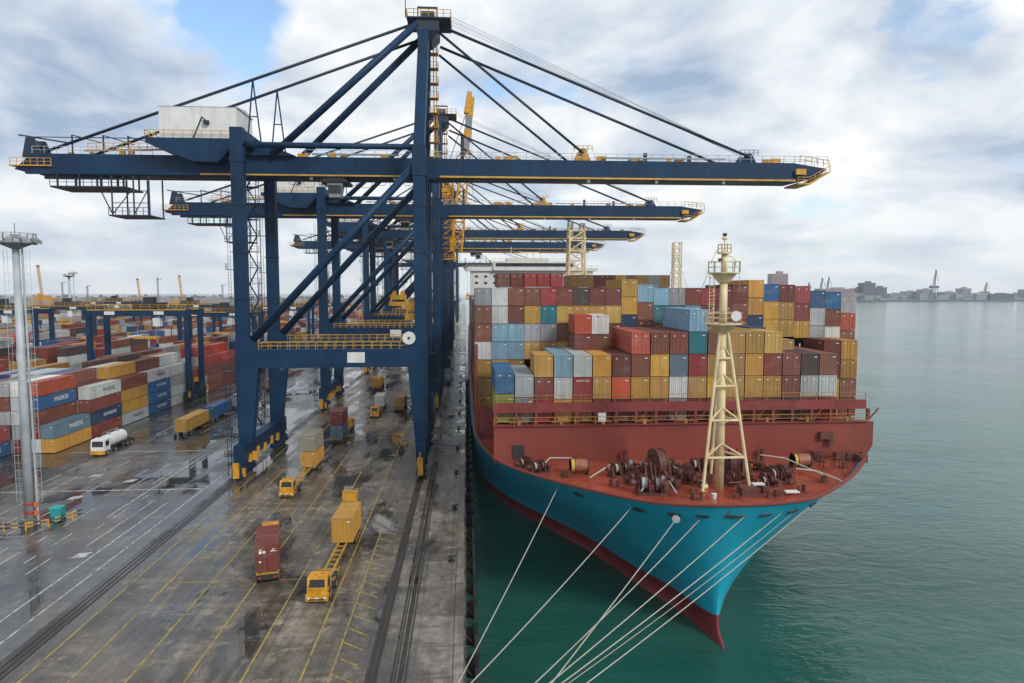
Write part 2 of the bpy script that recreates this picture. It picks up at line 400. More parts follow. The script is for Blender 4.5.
# ------------------------------------------------------------------ quay furniture
M['fend'] = flat('fender_rubber', (.010,.010,.011), .7)
fp = None
for i in range(40):
    Y = 30 + i*5.4
    if fp is None:
        fp = empty('fender', (0,Y,0), 0, 'black rubber cell fender panel hanging on the quay wall', 'fender', 'row of black fenders along the quay wall')
        q = MB(); q.box(.62,.90,-1.6,1.6,-5.6,-.5); q.box(.90,.95,-1.5,1.5,-5.5,-.6); q.build('panel', M['fend'], fp)
        q = MB(); q.tube((-.2,0,-2.6),(.63,0,-2.6),.75,14,.95); q.build('rubber_cell', M['rubber'], fp)
        q = MB()
        for s in (-1,1): q.nx().tube((-.2,s*1.1,-.2),(.5,s*1.0,-1.0),.05,5); q.nx().tube((-.2,s*1.1,-5.6),(.5,s*1.0,-4.9),.05,5)
        q.build('chain', M['rail'], fp)
    else: f2 = copy_tree(fp); f2.location = (0,Y,0)
bp = None
for i in range(14):
    Y = 38 + i*18 if i else 46
    if i == 1: Y = 40
    if i == 13: Y = 35.5
    if i == 12: Y = 38.3
    if bp is None:
        bp = empty('bollard', (-1.75,Y,.006), 0, 'small dark iron mooring bollard on the quay edge', 'bollard', 'mooring bollards along the quay edge')
        q = MB(); q.tube((0,0,0),(0,0,.08),.42,14); q.tube((0,0,.08),(0,0,.5),.24,12,.2); q.tube((0,0,.5),(0,0,.62),.36,14,.30); q.beam((0,0,.55),(.55,0,.62),.2,.16); q.build('post', M['oyel'] if i % 3 == 9 else M['dark'], bp, True)
    else: f2 = copy_tree(bp); f2.location = (-1.75,Y,.006)

# ------------------------------------------------------------------ container kit
CW, CH = 2.438, 2.59
PAL = dict(maroon=(.165,.033,.022), brown=(.19,.056,.028), red=(.27,.026,.027), orange=(.43,.070,.030), yellow=(.47,.26,.038), ochre=(.36,.195,.038),
           grey=(.27,.29,.30), pale=(.46,.49,.49), lblue=(.17,.32,.42), blue=(.010,.095,.24), navy=(.012,.045,.12), teal=(.0,.15,.19), white=(.66,.67,.66),
           green=(.20,.23,.05), taupe=(.23,.205,.16), steel=(.09,.17,.24), dark=(.05,.03,.03))
CNAME = dict(maroon='maroon', brown='brown', red='red', orange='orange-red', yellow='yellow', ochre='dull ochre', grey='grey', pale='pale grey', lblue='light blue',
             blue='blue', navy='navy', teal='teal', white='white', green='olive green', taupe='grey-brown', steel='slate blue', dark='dark brown')
def corr(n, length, lo=0.0, hi=-.036):
    p = length/n; pts = []
    for i in range(n):
        a = i*p; pts += [(a, lo), (a+p*.32, lo), (a+p*.5, hi), (a+p*.82, hi)]
    return pts + [(length, lo)]
def wall(m, a, b, z0, z1, n, out):          # corrugated sheet from a to b, bulging towards out
    a, b, out = Vector(a), Vector(b), Vector(out); d = (b-a); ln = d.length; d.normalize()
    pts = corr(n, ln); k = len(pts); vs = []
    for s, o in pts:
        p = a + d*s + out*o; vs += [(p.x,p.y,z0),(p.x,p.y,z1)]
    fs = [(2*i, 2*i+2, 2*i+3, 2*i+1) for i in range(k-1)]
    m.add(vs, fs)
def container_meshes(Ln, n):
    m = MB(); w, h = CW/2, CH; e = .06
    for sx in (-1,1):
        for y in (0, Ln-.13): m.box(sx*w-(.13 if sx>0 else 0), sx*w+(.13 if sx<0 else 0), y, y+.13, 0, h)
        x0, x1 = (w-.09, w) if sx>0 else (-w, -w+.09)
        m.box(x0,x1,.13,Ln-.13,0,.16); m.box(x0,x1,.13,Ln-.13,h-.09,h)
        wall(m, (sx*(w-.02),.13,0), (sx*(w-.02),Ln-.13,0), .16, h-.09, n, (sx,0,0))
    for y in (0, Ln-.12):
        m.box(-w+.13,w-.13,y,y+.12,0,.16); m.box(-w+.13,w-.13,y,y+.12,h-.11,h)
    wall(m, (-w+.13,Ln-.03,0), (w-.13,Ln-.03,0), .16, h-.11, 8, (0,1,0))
    rw = w-.09; k = int(Ln/.6)                 # roof with shallow presses
    m.add([(-rw,.12,h-.02),(rw,.12,h-.02),(rw,Ln-.12,h-.02),(-rw,Ln-.12,h-.02)], [(0,1,2,3)])
    for i in range(k): m.box(-rw+.1, rw-.1, .4+i*.6, .62+i*.6, h-.03, h-.004)
    m.box(-rw, rw, .12, Ln-.12, .05, .12)
    k0 = len(m.f)                              # small white number panels, one per end and side
    m.box(-.95, -.55, Ln-.002, Ln+.012, h-.46, h-.38)
    for sx in (-1, 1): m.box(sx*w+(.0 if sx > 0 else -.012), sx*w+(.012 if sx > 0 else 0), Ln*.5+sx*(Ln*.5-1.3)-.3, Ln*.5+sx*(Ln*.5-1.3)+.3, h-.46, h-.37)
    body = m.mesh('container_body_%d' % round(Ln)); body.materials.append(M['cont']); body.materials.append(M['text_w'])
    for p in list(body.polygons)[k0:]: p.material_index = 1
    d = MB(); dw = w-.14
    d.box(.01, dw, .035, .075, .17, h-.12)
    for z in (.5, .95, 1.4, 1.85): d.box(.12, dw-.1, .02, .036, z, z+.28)
    k1 = len(d.f); d.box(.52, .76, .008, .019, 2.08, 2.16)
    door = d.mesh('container_door'); door.materials.append(M['cont']); door.materials.append(M['text_w'])
    for p in list(door.polygons)[k1:]: p.material_index = 1
    r = MB()
    for x in (.28, .82):
        r.tube((x,-.012,.10),(x,-.012,h-.06),.026,5)
        for z in (.25,.9,1.6,2.3): r.box(x-.07,x+.07,-.02,.03,z,z+.06)
        r.box(x-.02,x+.32,-.03,-.01,1.0,1.05)
    rod = r.mesh('locking_rod'); rod.materials.append(M['cont'])
    return body, door, rod
KIT = {40: container_meshes(12.19, 40), 20: container_meshes(6.06, 20)}
NCONT = [0]
def container(x, y, z, col, label, group, size=40, door=True, hs=1.0, rz=0.0, jit=True):
    """x = centre, y = face towards the camera, z = underside; door=False turns the blank end to the camera"""
    body, dm, rm = KIT[size]; NCONT[0] += 1
    o = bpy.data.objects.new('container', body); COL.objects.link(o)
    Ln = 12.19 if size == 40 else 6.06
    a = rz + (0 if door else math.pi)
    if door: o.location = (x, y, z)
    else: o.location = (x - Ln*math.sin(rz), y + Ln*math.cos(rz), z)
    o.rotation_euler = (0,0,a); o.scale = (.975,1,hs*.978)
    c = PAL[col]; k = rnd.uniform(.76, 1.2) if jit else 1; gz = rnd.choice((0, .03, .07, .15)) if jit else 0; gm = sum(c)/3
    cc = (*[min(.8, (v*(1-gz)+gz*(gm*.7+.1))*k*rnd.uniform(.95,1.05)) for v in c], 1); o.color = cc
    tag(o, label, 'shipping container', group)
    if door:
        for s in (1,-1):
            d = bpy.data.objects.new('door', dm); COL.objects.link(d); d.parent = o; d.color = cc
            if s < 0: d.rotation_euler = (0,0,0); d.scale = (-1,1,1)
            rr = bpy.data.objects.new('locking_rod', rm); COL.objects.link(rr); rr.parent = d; rr.color = (*[min(.6, v*1.25+.05) for v in cc[:3]], 1)
    return o
TEXTS = {}
def lettering(parent, text, size, y, z, mat, x=None, face='side'):
    if (text, size, mat.name) not in TEXTS:
        cu = bpy.data.curves.new('lettering', 'FONT'); cu.body = text; cu.size = size; cu.align_x = 'CENTER'; cu.align_y = 'CENTER'; cu.extrude = .004; cu.space_character = 1.05
        tmp = bpy.data.objects.new('lettering', cu); COL.objects.link(tmp); bpy.context.view_layer.update()
        me = bpy.data.meshes.new_from_object(tmp.evaluated_get(bpy.context.evaluated_depsgraph_get())); bpy.data.objects.remove(tmp)
        me.materials.clear(); me.materials.append(mat); TEXTS[(text, size, mat.name)] = me
    o = bpy.data.objects.new('lettering', TEXTS[(text, size, mat.name)]); COL.objects.link(o); o.parent = parent
    if face == 'side': o.location = (CW/2+.012, y, z); o.rotation_euler = (R(90),0,R(90))
    else: o.location = (x, -.035, z); o.rotation_euler = (R(90),0,0)
    return o
def ordn(i):
    return ['bottom','second','third','fourth','fifth','sixth','seventh','eighth','ninth'][i]
ORD = ['first','second','third','fourth','fifth','sixth','seventh','eighth','ninth','tenth','eleventh','twelfth','thirteenth','fourteenth','fifteenth','sixteenth',
       'seventeenth','eighteenth','nineteenth','twentieth','twenty-first','twenty-second','twenty-third','twenty-fourth']
# ------------------------------------------------------------------ the container ship
CXB = 27.0; MX0, MY0 = 27.9, 72.6
def lerp_tab(tab, x):
    if x <= tab[0][0]: return tab[0][1]
    for (a, u), (b, v) in zip(tab, tab[1:]):
        if x <= b: 
            t = (x-a)/(b-a); return u + (v-u)*t
    return tab[-1][1]
def smooth_tab(tab, x):                        # monotone cubic through the table
    n = len(tab)
    if x <= tab[0][0]: return tab[0][1]
    if x >= tab[-1][0]: return tab[-1][1]
    sl_ = [(tab[i+1][1]-tab[i][1])/(tab[i+1][0]-tab[i][0]) for i in range(n-1)]
    mm = [sl_[0]] + [0 if sl_[i-1]*sl_[i] <= 0 else 2*sl_[i-1]*sl_[i]/(sl_[i-1]+sl_[i]) for i in range(1, n-1)] + [sl_[-1]]
    for i in range(n-1):
        a, b = tab[i][0], tab[i+1][0]
        if x <= b:
            h = b-a; t = (x-a)/h
            return (2*t**3-3*t*t+1)*tab[i][1] + (t**3-2*t*t+t)*h*mm[i] + (-2*t**3+3*t*t)*tab[i+1][1] + (t**3-t*t)*h*mm[i+1]
RIM = [(0,0),(.12,2.4),(.5,5.2),(1.5,8.2),(3,10.5),(5,12.7),(7.5,15.3),(10.5,18.0),(14,20.7),(18,23.3),(21,24.6),(25,25.8),(32,27.4),(40,28.6),(60,29.2),(400,29.2)]
WLN = [(0,0),(.3,.15),(2,.45),(4.5,.95),(9,2.3),(14,4.8),(19,7.0),(25,9.6),(33,14.0),(42,19.2),(55,24.6),(72,28.2),(100,29.1),(400,29.2)]
def centre(Y):
    t = max(0, min(1, (Y-68)/50)); return CXB + 3.2*t*t*(3-2*t)
RIMZ = 8.6
def stem(z):
    if z >= -5: return 70.0 - 5.1*((z+5)/(RIMZ+5))**1.7
    return 70.0 - .2*min(1,(-5-z)) - (2.9*((-6.4-z)/1.7)**1.6 if z < -6.4 else 0)
def half(s, z):
    u = max(0, min(1, (z+7.8)/(RIMZ+7.8)))
    a, b = smooth_tab(WLN, s), smooth_tab(RIM, s)
    k = u**1.35; q_ = max(0, 1-s/3.0); k *= 1 - .75*q_*q_*(1-u)
    return a + (b-a)*k
ship = empty('container_ship', (0,0,0), 0, 'huge container ship with bright blue bow and red deck moored at the quay', 'container ship')
SS = [0,.05,.12,.25,.5,.9,1.5,2.3,3.3,4.5,6,7.5,9,10.5,12.5,14.5,17,20,23,27,31,36,42,50,60,72,86,105,130,180,250,310,345]
ZS = [-11,-9.8,-9.0,-8.4,-7.8,-7.0,-6.2,-5.3,-4,-2.8,-1.5,-.2,1.2,2.6,4,5.5,6.8,7.8,RIMZ]
def bulb(s, z):                                # rounded foot of the stem under water
    return 0
vs, fs = [], []
for side in (-1, 1):
    base = len(vs)
    for z in ZS:
        for s in SS:
            st_ = stem(max(z, -9.0)); Y = st_ + s
            b = half(s, z)
            vs.append((centre(Y) + side*b, Y, z))
    n = len(SS)
    for j in range(len(ZS)-1):
        for i in range(n-1):
            q = (base+j*n+i, base+j*n+i+1, base+(j+1)*n+i+1, base+(j+1)*n+i)
            fs.append(q if side > 0 else q[::-1])
n = len(SS); k = len(ZS)*n                      # transom
for j in range(len(ZS)-1): fs.append((j*n+n-1, k+j*n+n-1, k+(j+1)*n+n-1, (j+1)*n+n-1)[::-1])
hm = bpy.data.meshes.new('hull'); hm.from_pydata(vs, [], fs); hm.update(); hm.polygons.foreach_set('use_smooth', [True]*len(hm.polygons))
import bmesh
bmm = bmesh.new(); bmm.from_mesh(hm); bmesh.ops.remove_doubles(bmm, verts=bmm.verts, dist=.003); bmesh.ops.recalc_face_normals(bmm, faces=bmm.faces); bmm.to_mesh(hm); bmm.free()
t = NT('hull_paint'); pos = t.world_pos(); sx = t.n.new('ShaderNodeSeparateXYZ'); t.l.new(pos, sx.inputs[0])
a = t.noise(t.mapping((.12,.12,.12), co=pos), 1.0, 7, .6)
b = t.noise(t.mapping((.9,.9,.06), co=pos), 1.0, 5, .6)
blue = t.mix(t.ramp(a, (.3,0.0), (.7,1.0)), (.004,.300,.450), (.020,.390,.540))
blue = t.mix(t.math('MULTIPLY', t.ramp(b, (.5,0.0), (.72,1.0)), .30), blue, (.008,.17,.26))
sc = t.noise(t.mapping((.22,.22,.5), co=pos), 1.0, 8, .7)
blue = t.mix(t.math('MULTIPLY', t.ramp(sc, (.64,0.0), (.70,1.0)), .5), blue, (.04,.34,.46))
rs = t.noise(t.mapping((.8,.8,.10), co=pos, loc=(5,3,0)), 1.0, 7, .7)
blue = t.mix(t.math('MULTIPLY', t.ramp(rs, (.60,0.0), (.72,1.0)), .75), blue, (.13,.075,.04))
redc = t.mix(t.ramp(a, (.3,0.0), (.7,1.0)), (.15,.016,.020), (.22,.026,.030))
redc = t.mix(t.math('MULTIPLY', t.ramp(b, (.5,0.0), (.7,1.0)), .5), redc, (.07,.02,.02))
nz = t.math('ADD', sx.outputs[2], t.math('MULTIPLY', t.math('SUBTRACT', sc, .5), .12))
isred = t.math('LESS_THAN', t.math('ADD', nz, t.math('MULTIPLY', t.math('SUBTRACT', sx.outputs[1], 70.0), .030)), -5.2)
redrim = t.math('GREATER_THAN', sx.outputs[2], RIMZ-.22)
col = t.mix(isred, blue, redc); col = t.mix(redrim, col, (.24,.05,.04))
sm = t.n.new('ShaderNodeTexBrick'); cbn = t.n.new('ShaderNodeCombineXYZ'); t.l.new(t.math('ADD', sx.outputs[0], sx.outputs[1]), cbn.inputs[0]); t.l.new(sx.outputs[2], cbn.inputs[1]); t.l.new(cbn.outputs[0], sm.inputs['Vector'])
sm.inputs['Scale'].default_value = 1; sm.inputs['Brick Width'].default_value = 8.5; sm.inputs['Row Height'].default_value = 2.6; sm.inputs['Mortar Size'].default_value = .05; sm.inputs['Mortar Smooth'].default_value = .6
sm.inputs['Color1'].default_value = (1,1,1,1); sm.inputs['Color2'].default_value = (.86,.90,.92,1); sm.inputs['Mortar'].default_value = (.72,.74,.76,1)
col = t.mix(.55, col, sm.outputs[0], 'MULTIPLY')
scr = t.noise(t.mapping((.10,.10,.55), co=pos, loc=(11,5,2)), 1.0, 9, .66)
col = t.mix(t.math('MULTIPLY', t.ramp(scr, (.60,0.0), (.63,1.0)), .40), col, t.mix(isred, (.05,.40,.52), (.12,.06,.05)))
dnt = t.noise(t.mapping((.35,.35,.35), co=pos), 1.0, 3, .5)
M['hull'] = t.out(col, t.ramp(a, (.2,.34), (.8,.55)), t.bump(t.math('ADD', dnt, t.math('MULTIPLY', sm.outputs[0], .25)), .25, .12))
hm.materials.append(M['hull'])
hull = bpy.data.objects.new('hull', hm); COL.objects.link(hull); hull.parent = ship
# deck, sheer rail
M['deckred'] = paint('wet_deck_red', (.29,.056,.030), .2, .4, .3, .35, streak=False)
M['rustyel'] = paint('old_yellow_rail', (.36,.17,.035), .6, .45, .6, .6)
M['bulk'] = paint('bulkhead_red', (.20,.036,.024), .5, .2, .16, .14)
M['struct'] = paint('lashing_red', (.19,.030,.027), .5, .3, .5, .25)
m = MB(); L0 = [(centre(stem(RIMZ)+s)-half(s,RIMZ)*.995, stem(RIMZ)+s+.04) for s in SS]; R0 = [(centre(stem(RIMZ)+s)+half(s,RIMZ)*.995, stem(RIMZ)+s+.04) for s in SS]
pts = [(centre(stem(8.0)+s)-half(s,8.0)*.995, stem(8.0)+s+.06, 8.0) for s in SS] + [(centre(stem(8.0)+s)+half(s,8.0)*.995, stem(8.0)+s+.06, 8.0) for s in SS]; n = len(SS)
m.add(pts, [(i, n+i, n+i+1, i+1) for i in range(n-1)]); m.build('deck', M['deckred'], ship)
m = MB()                                       # cap of the bulwark
for E_ in (L0, R0):
    for (x0,y0), (x1,y1) in zip(E_, E_[1:]): m.beam((x0,y0,RIMZ+.05),(x1,y1,RIMZ+.05), .42, .16)
m.build('bulwark_rail', M['bulk'], ship)
# breakwater bulkhead across the foredeck, and the raised body behind it
XL, XR = 3.45, 52.7
m = MB(); m.box(XL, XR, 85.6, 86.0, 8.0, 12.7)
m.prism([(XR,8.0),(XR+.9,9.6),(XR+.9,12.7),(XR,12.7)], 'y', 85.7, 86.1)
m.build('bulkhead', M['bulk'], ship)
m = MB()
for i in range(19):
    x = XL+1.2+i*2.65; m.box(x, x+.07, 85.46, 85.598, 8.3, 12.5)
m.box(XL, XR, 85.44, 85.60, 12.5, 12.62); m.box(XL+8, XR-7, 85.5, 85.6, 9.9, 9.98)
m.build('stiffener', M['bulk'], ship) if False else None
m = MB(); m.box(XL+.6, XR-.4, 86.0, 100.2, 8.0, 12.4); m.box(1.9, 58.2, 100.2, 118, 8.0, 11.9); m.box(1.6, 58.4, 118, 380, 8.0, 12.2); m.build('hatch_coaming', M['struct'], ship)
m = MB()
m.box(XL, XR, 86.0, 86.5, 14.35, 15.55)                       # upper lashing girder
m.box(XL, XR, 85.3, 86.5, 12.72, 12.84)                       # walkway
for i in range(20):
    x = XL+.1+i*2.6; m.box(x, x+.35, 86.05, 86.45, 12.84, 14.35)
    if i % 3 == 1: m.beam((x+.35,86.25,12.9),(x+1.6,86.25,14.35), .12,.18)
m.build('lashing_bridge', M['struct'], ship)
m = MB(); m.rail([(XL,86.2,15.55),(XR,86.2,15.55)], 1.0, 2.2, .05); m.nx().rail([(XL,85.4,12.84),(XR,85.4,12.84)], 1.0, 2.6, .05)
for i in range(9):
    x = XL+2+i*5.4; m.nx().tube((x,85.6,13.2),(x+2.3,85.6,13.2),.12,6); m.cbox(x+1.2,85.55,12.85,.4,.3,.6)
m.build('handrail', M['rustyel'], ship)
m = MB(); m.cbox(17.3, 85.42, 13.2, 1.0, .06, 1.15); m.build('notice_board', M['white'], ship)
m = MB()
for x in (1.5, 58.2):                                         # lashing tower posts at the ship's sides
    for y in (100.6, 114.6, 128.8, 143.0, 157.2, 171.4, 185.6, 200): m.nx().box(x-.2,x+.2,y-.2,y+.2,8,22)
for y in (114.5,128.7,142.9): m.nx().box(1.8,58.0,y-.25,y+.25,20.8,22.0); m.nx().box(1.8,58.0,y-.25,y+.25,14.0,15.2)
m.nx().box(1.5,58.2,100.3,100.7,11.9,12.6)
m.build('lashing_frame', M['struct'], ship)
m = MB(); m.rail([(1.6,101,8.0),(1.0,160,8.0),(1.0,300,8.0)], 1.1, 2.5, .05); m.build('side_rail', M['struct'], ship)
# winches on the foredeck
def winch(x, y, rz=0, s=1.0, rope='grey', kind='drum'):
    w = MB()
    w.cbox(0,0,0,3.4*s,1.9*s,.25*s)
    for q in (-1.55,-.35,.9): w.prism([(-.75*s,.25*s),(.75*s,.25*s),(.3*s,1.5*s),(-.3*s,1.5*s)], 'x', q*s, q*s+.18*s)
    w.tube((-1.9*s,0,1.2*s),(1.9*s,0,1.2*s),.14*s,8)
    for q in (-1.25,-.6,.3,.75): w.tube((q*s,0,1.2*s),((q+.08)*s,0,1.2*s),.92*s,18)
    w.cbox(1.45*s,0,.25*s,.9*s,1.1*s,1.1*s); w.tube((1.5*s,-.6*s,1.0*s),(1.5*s,-1.2*s,1.0*s),.35*s,10)
    w.tube((-2.25*s,0,1.2*s),(-1.75*s,0,1.2*s),.42*s,12,.3*s)
    w.beam((1.2*s,.7*s,.2*s),(1.8*s,1.0*s,2.0*s),.12*s,.12*s); w.beam((-.2*s,-.9*s,.2*s),(-.3*s,-1.1*s,1.7*s),.1*s,.1*s)
    o = w.build('mooring_winch', M['winch'], ship); o.location = (x,y,8.0); o.rotation_euler = (0,0,rz)
    d = MB(); d.tube((-1.17*s,0,1.2*s),(-.6*s,0,1.2*s),.62*s,16); d.nx().tube((.38*s,0,1.2*s),(.75*s,0,1.2*s),.55*s,16)
    d.build('rope_drum', {'grey': M['galv'], 'rope': M['rope'], 'orange': M['drum']}[rope], o)
    return o
def windlass(x, y, rz=0, s=1.0):
    w = MB(); w.cbox(0,0,0,3.6*s,3.0*s,.3*s)
    w.tube((-.5*s,0,1.9*s),(.45*s,0,1.9*s),1.75*s,24); w.tube((-.62*s,0,1.9*s),(-.5*s,0,1.9*s),1.9*s,24); w.tube((.45*s,0,1.9*s),(.57*s,0,1.9*s),1.9*s,24)
    w.tube((-1.9*s,0,1.9*s),(1.9*s,0,1.9*s),.3*s,10); w.tube((-1.0*s,-.2*s,1.2*s),(-.7*s,-.2*s,1.2*s),1.15*s,18)
    for q in (-1.3,1.1): w.prism([(-1.2*s,.3*s),(1.2*s,.3*s),(.5*s,2.3*s),(-.5*s,2.3*s)], 'x', q*s, q*s+.22*s)
    w.cbox(1.7*s,.3*s,.3*s,1.1*s,1.5*s,1.4*s); w.tube((0,-1.7*s,1.4*s),(0,-3.6*s,.35*s),.24*s,8)
    for k in range(10):
        a = k*math.pi/5; w.tube((-.7*s,1.2*s*math.cos(a),1.9*s+1.2*s*math.sin(a)),(-.6*s,1.5*s*math.cos(a),1.9*s+1.5*s*math.sin(a)),.16*s,6)
    w.path([(-1.2*s,.4*s,3.0*s),(-1.6*s,.2*s,2.2*s),(-1.8*s,-.5*s,1.2*s),(-2.2*s,-1.0*s,.3*s)], .14*s, 6)
    o = w.build('anchor_windlass', M['winch'], ship); o.location = (x,y,8.0); o.rotation_euler = (0,0,rz); return o
def reel(x, y, rz=0, s=1.0, yel=True):
    w = MB()
    for q in (-1.1,1.1): w.tube((q*s,0,1.1*s),((q+.08)*s,0,1.1*s),.95*s,18); w.cbox(q*s,0,0,.2*s,1.5*s,.5*s)
    w.tube((-.55*s,0,1.1*s),(-.48*s,0,1.1*s),.9*s,18)
    o = w.build('rope_reel', M['winch'], ship); o.location = (x,y,8.0); o.rotation_euler = (0,0,rz)
    d = MB(); d.tube((-.48*s,0,1.1*s),(1.1*s,0,1.1*s),.82*s,18); d.build('coiled_rope', M['drum'], o)
    if yel: e = MB(); e.tube((-1.1*s,0,1.1*s),(-.55*s,0,1.1*s),.8*s,18); e.build('painted_drum', M['drumy'], o)
windlass(22.2, 77.0, R(12), .96); windlass(31.6, 77.8, R(-14), .86)
for x, y, a_, s_, r_ in ((20.0,71.4,-8,.98,'grey'),(18.2,78.6,18,.85,'rope'),(35.2,74.4,24,.98,'grey'),(34.6,79.8,-20,.86,'orange'),(8.6,80.6,30,.75,'grey'),(7.0,83.0,42,.68,'rope'),(28.2,79.8,5,.8,'rope'),
        (25.2,75.2,-50,.78,'orange'),(30.2,74.4,40,.8,'grey'),(24.4,80.2,10,.72,'orange'),(20.6,80.4,-15,.75,'grey'),(19.0,75.4,35,.7,'orange'),(26.0,78.0,80,.7,'grey'),(37.4,77.6,-40,.7,'orange'),(33.6,73.0,10,.66,'rope'),(22.6,73.6,-30,.66,'grey')):
    winch(x, y, R(a_), s_, r_)
reel(13.4, 79.8, 0, .95); reel(41.2, 80.6, 0, .95)
m = MB()                                       # chain stoppers and pipes between the winches
for k in range(34):
    x, y = rnd.uniform(18.5, 37.5), rnd.uniform(72.5, 81)
    if abs(x-MX0) < 1.2 and abs(y-MY0) < 1.2: continue
    a_ = rnd.uniform(0, 6.28); l_ = rnd.uniform(.5, 1.8); z_ = 8+rnd.uniform(.15, .9)
    m.nx()
    if k % 2: m.tube((x,y,z_),(x+l_*math.cos(a_),y+l_*math.sin(a_),z_*.98+rnd.uniform(0,.8)*.3),rnd.uniform(.07,.2),7)
    else: m.cbox(x, y, 8.0, rnd.uniform(.3,.9), rnd.uniform(.3,.8), rnd.uniform(.3,1.1))
m.build('deck_fitting', M['winch'], ship)
# deck clutter: bollards, chocks, ventilators, hatches
m = MB()
def pair(x, y, rz):
    c, s_ = math.cos(rz), math.sin(rz)
    m.nx()
    m.cbox(x,y,7.99,.9+.3*abs(c),.9,.08)
    for q in (-.45,.45):
        p = (x+c*q, y+s_*q); m.tube((p[0],p[1],8),(p[0],p[1],8.75),.2,10); m.tube((p[0],p[1],8.75),(p[0],p[1],8.82),.26,10)
for x, y, a in ((16.5,74.2,-.7),(19.0,72.2,-.5),(24.2,69.0,-.2),(32.4,69.2,.2),(36.4,70.8,.5),(11.6,78.6,-.8),(41.0,74.6,.8),(46.6,80.3,1.0),(8.0,85,-1.2),(45.4,83.4,1.0)): pair(x,y,a)
m.build('mooring_bitt', M['winch'], ship)
m = MB()
for x, y, w_, h_ in ((24.6,71.2,.7,.5),(30.2,70.2,1.9,.9),(32.4,70.8,.8,.7),(33.6,69.9,.7,.6),(28.4,69.0,.5,.5)): m.nx().cbox(x,y,8.0,w_,w_*.8,h_)
m.nx().tube((20.2,84.8,8),(20.2,84.8,9.6),.28,10); m.nx().tube((38.2,84.8,8),(38.2,84.8,9.5),.28,10)
m.build('deck_locker', M['winch'], ship)
m = MB(); m.cbox(31.6,71.0,8.91,1.3,.8,.12); m.nx().cbox(34.8,69.8,8.35,1.5,.8,.12); m.nx().tube((26.0,69.0,8),(26.0,69.0,8.6),.2,8,.3); m.build('hatch_lid', M['white'], ship)
m = MB()
for x, y in ((48.2,84.2),(49.6,84.2),(50.5,83.0),(45.6,84.9)): m.cbox(x,y,8,1.2,.9,1.0)
m.rail([(44.4,85.3,8),(44.2,80.6,8),(47.2,80.6,8),(49.5,83.3,8)],1.2,1.1,.05)
m.cbox(46.9,85.2,10.6,1.7,.5,.9); m.cbox(47.6,85.1,9.9,.9,.5,.5)
m.build('mooring_platform', M['winch'], ship)
m = MB(); m.cbox(6.6,85.5,8.6,1.5,.18,1.7); m.build('doorway', M['dark'], ship)
m = MB()                                       # ropes lying from winch to rail
m.nx().path([(37.6,74.6,9.6),(39.8,74.2,9.4),(41.6,72.9,8.8),(42.1,71.8,8.5)],.09,5); m.nx().path([(36.0,80.4,9.8),(38.6,79.4,9.6),(40.4,77.6,8.9),(41.4,75.4,8.5)],.09,5)
m.nx().path([(17.2,78.9,9.4),(14.0,75.9,8.6)],.09,5); m.nx().path([(9.0,80.4,8.9),(10.2,82.2,9.4),(13,82.8,9.2)],.08,5); m.nx().path([(19.6,71.8,9.2),(18.6,70.6,8.5)],.1,5); m.nx().path([(22.0,71.9,9.2),(22.2,69.6,8.5)],.1,5)
m.nx().path([(24.0,76.8,9.5),(26.2,74.2,8.6),(27,73.7,8.3)],.09,5)
m.build('deck_rope', M['rope'], ship)
# fairleads through the bow plating
def hullpt(Y, side, z, off=.0):
    s = Y - stem(z); return Vector((centre(Y) + side*(half(s, z)+off), Y, z))
m = MB()
FAIR = []
for side, ys in ((-1,(74.2,68.5,66.7,66.0,65.75)),(1,(65.75,66.0,66.9,69.0))):
    for Y in ys:
        p, q = hullpt(Y,side,7.25,.03), hullpt(Y+.25,side,7.25,.03); d = (q-p).normalized(); up_ = (hullpt(Y,side,7.5,.03)-hullpt(Y,side,7.0,.03)).normalized(); nn = d.cross(up_).normalized()
        if nn.y > 0: nn = -nn
        m.nx()
        for r0 in range(10):
            a0, a1 = r0*math.pi/5, (r0+1)*math.pi/5
            A = p + d*(.55*math.cos(a0)) + up_*(.32*math.sin(a0)) + nn*.06; B = p + d*(.55*math.cos(a1)) + up_*(.32*math.sin(a1)) + nn*.06
            m.tube(A, B, .11, 5)
        m.add([p+d*(.5*math.cos(k*math.pi/5))+up_*(.28*math.sin(k*math.pi/5))+nn*.05 for k in range(10)], [tuple(range(10))])
        FAIR.append(p)
m.build('fairlead', M['dark'], ship)
# foremast
MX, MY = 27.9, 72.6
fm = MB(); fm.tube((MX,MY,8),(MX,MY,26),.50,16,.45); fm.tube((MX,MY,26),(MX,MY,31.2),.44,14,.40); fm.tube((MX,MY,31.2),(MX,MY,34.2),.36,12,.32); fm.tube((MX,MY,34.2),(MX,MY,35.9),.08,6)
fm.cbox(MX,MY,35.4,.5,.3,.3); fm.cbox(MX-1.5,MY+.4,8.0,.6,.6,.4)
mast = fm.build('foremast', M['cream'], ship, True)
def mleg(dx, dy):
    q = MB(); q.tube((MX+dx,MY+dy,8),(MX+dx*.16,MY+dy*.16,25.6),.165,8); q.build('mast_leg', M['cream'], mast)
for dx, dy in ((-2.55,-1.9),(2.75,-1.9),(0.1,3.0)): mleg(dx, dy)
q = MB()
for z in (11.9, 15.9, 19.6, 22.6):
    f_ = 1-(z-8)/17.6*.84
    q.nx(); P = [(MX-2.55*f_,MY-1.9*f_,z),(MX+2.75*f_,MY-1.9*f_,z),(MX+.1*f_,MY+3*f_,z)]
    for i in range(3): q.tube(P[i],P[(i+1)%3],.13,6)
    f2 = 1-(z+1.2-8)/17.6*.84
    for i in (0,1): q.tube(P[i],(MX,MY-.4,z+1.3),.09,6)
q.build('mast_brace', M['cream'], mast)
